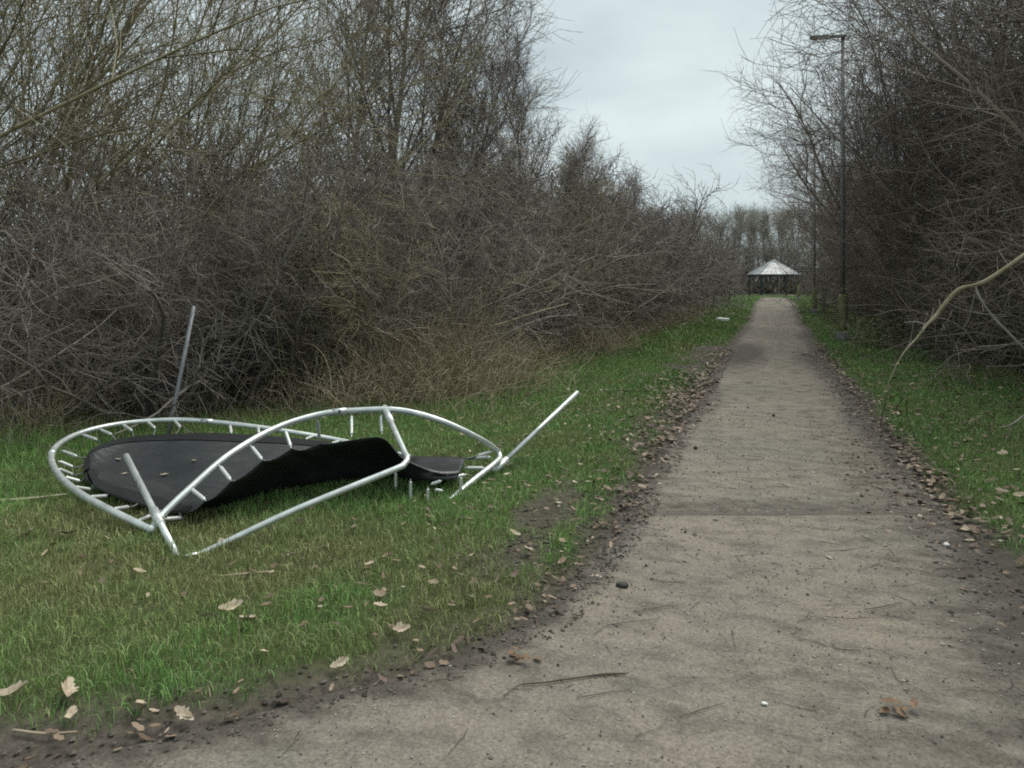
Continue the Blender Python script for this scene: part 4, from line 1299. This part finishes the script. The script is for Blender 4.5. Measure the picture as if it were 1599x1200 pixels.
stick(gpts([(308, 963), (330, 958), (352, 972)], .05), [.004, .005, .003], M['twigd'], 'dark twig poking from the near grass beside a pale leaf', 'stick', 'sticks in the grass')
stick(gpts([(345, 900), (385, 896), (420, 893)], .05), [.005, .006, .004], M['deadleaf'], 'pale straw stalk in the grass under the trampoline bar', 'stick', 'sticks in the grass')
stick(gpts([(20, 1140), (70, 1146), (120, 1143)], .03), [.004, .005, .003], M['deadleaf'], 'pale stalk at the turf edge in the lower left corner', 'stick', 'sticks in the grass')

def gravel():
    r = np.random.default_rng(44)
    n = 6500
    y = .9 + 8 * r.random(n) ** 1.7
    x = xl(y) + (xr(y) - xl(y)) * r.random(n)
    k = in_view(x, y)
    x, y = x[k], y[k]
    n = len(x)
    s = .0026 * np.exp(.38 * r.normal(size=n)) * (1 + .14 * y)
    O = np.array([[1, 0, 0], [-1, 0, 0], [0, 1, 0], [0, -1, 0], [0, 0, .7], [0, 0, -.7]])
    F = np.array([[0, 2, 4], [2, 1, 4], [1, 3, 4], [3, 0, 4], [2, 0, 5], [1, 2, 5], [3, 1, 5], [0, 3, 5]])
    V = O[None] * (s[:, None] * r.uniform(.6, 1.3, (n, 6)))[..., None]
    a = r.random(n) * 6.28
    ca, sa = np.cos(a)[:, None], np.sin(a)[:, None]
    V = np.stack([V[..., 0] * ca - V[..., 1] * sa, V[..., 0] * sa + V[..., 1] * ca, V[..., 2]], -1) + np.stack([x, y, np.full(n, .007)], -1)[:, None]
    T = (F[None] + (np.arange(n) * 6)[:, None, None]).reshape(-1, 3)
    c = np.array([[.10, .088, .075], [.22, .195, .165], [.33, .30, .26], [.45, .42, .38]])[r.choice(4, n, p=[.28, .36, .29, .07])]
    me = mesh_np('gravel', V.reshape(-1, 3), None, T, {'col': np.repeat(c, 6, 0)}, M['leaf'], flat=True)
    tag(link('gravel', me), 'loose grit and small stones on the surface of the path', kind='stuff')
    # broken twig bits
    n = 260
    y = 1.5 + 14 * r.random(n) ** 1.4
    x = xl(y) + (xr(y) - xl(y)) * r.random(n)
    a = r.random(n) * 6.28
    P, R = grow(np.stack([x, y, np.full(n, .008)], -1), np.stack([np.cos(a), np.sin(a), 0 * a], -1), r.uniform(.04, .20, n), np.full(n, .0011) * (1 + .12 * y), 4, .18, (0, 0, 0), .5, r)
    P[..., 2] = .009
    tag(link('twig_litter', tubes_mesh('twig_litter', [(P, R, 3)], M['twigd'], 8)), 'fine broken twig bits scattered over the gravel', kind='stuff')
gravel()

def crumbs():
    r = np.random.default_rng(46)
    n = 5200
    y = np.where(r.random(n) < .55, r.uniform(.4, 5.2, n), r.uniform(3.5, 16, n))
    x = np.where(r.random(n) < .75, xl(y) - np.abs(r.normal(size=n)) * .28 + .12, xr(y) + r.normal(size=n) * .15)
    c0 = G(830, 840)
    w_ = r.random(n) < .18
    x, y = np.where(w_, c0[0] + .35 * r.normal(size=n), x), np.where(w_, c0[1] + .6 * r.normal(size=n), y)
    k = in_view(x, y) & (soil_amount(x, y) + (edge_dist(x, y) < 0) > .35)
    x, y = x[k], y[k]
    n = len(x)
    s_ = np.minimum(.005 * np.exp(.5 * r.normal(size=n)), .012) * (1 + .07 * y)
    O = np.array([[1, 0, 0], [-1, 0, 0], [0, 1, 0], [0, -1, 0], [0, 0, .6], [0, 0, -.6]])
    F = np.array([[0, 2, 4], [2, 1, 4], [1, 3, 4], [3, 0, 4], [2, 0, 5], [1, 2, 5], [3, 1, 5], [0, 3, 5]])
    V = O[None] * (s_[:, None] * r.uniform(.5, 1.4, (n, 6)))[..., None] + np.stack([x, y, hgt(x, y) + .008 + .012 * (edge_dist(x, y) < 0)], -1)[:, None]
    T = (F[None] + (np.arange(n) * 6)[:, None, None]).reshape(-1, 3)
    c = np.array([[.05, .043, .035], [.085, .073, .06], [.13, .112, .092]])[r.choice(3, n)]
    tag(link('soil_crumbs', mesh_np('soil_crumbs', V.reshape(-1, 3), None, T, {'col': np.repeat(c, 6, 0)}, M['leaf'], flat=True)), 'crumbs of dark earth along the ragged turf edges', kind='stuff')
crumbs()
tot = sum(len(m.loops) - 2 * len(m.polygons) for m in bpy.data.meshes)
print('unique triangles', tot, 'objects', len(bpy.data.objects))
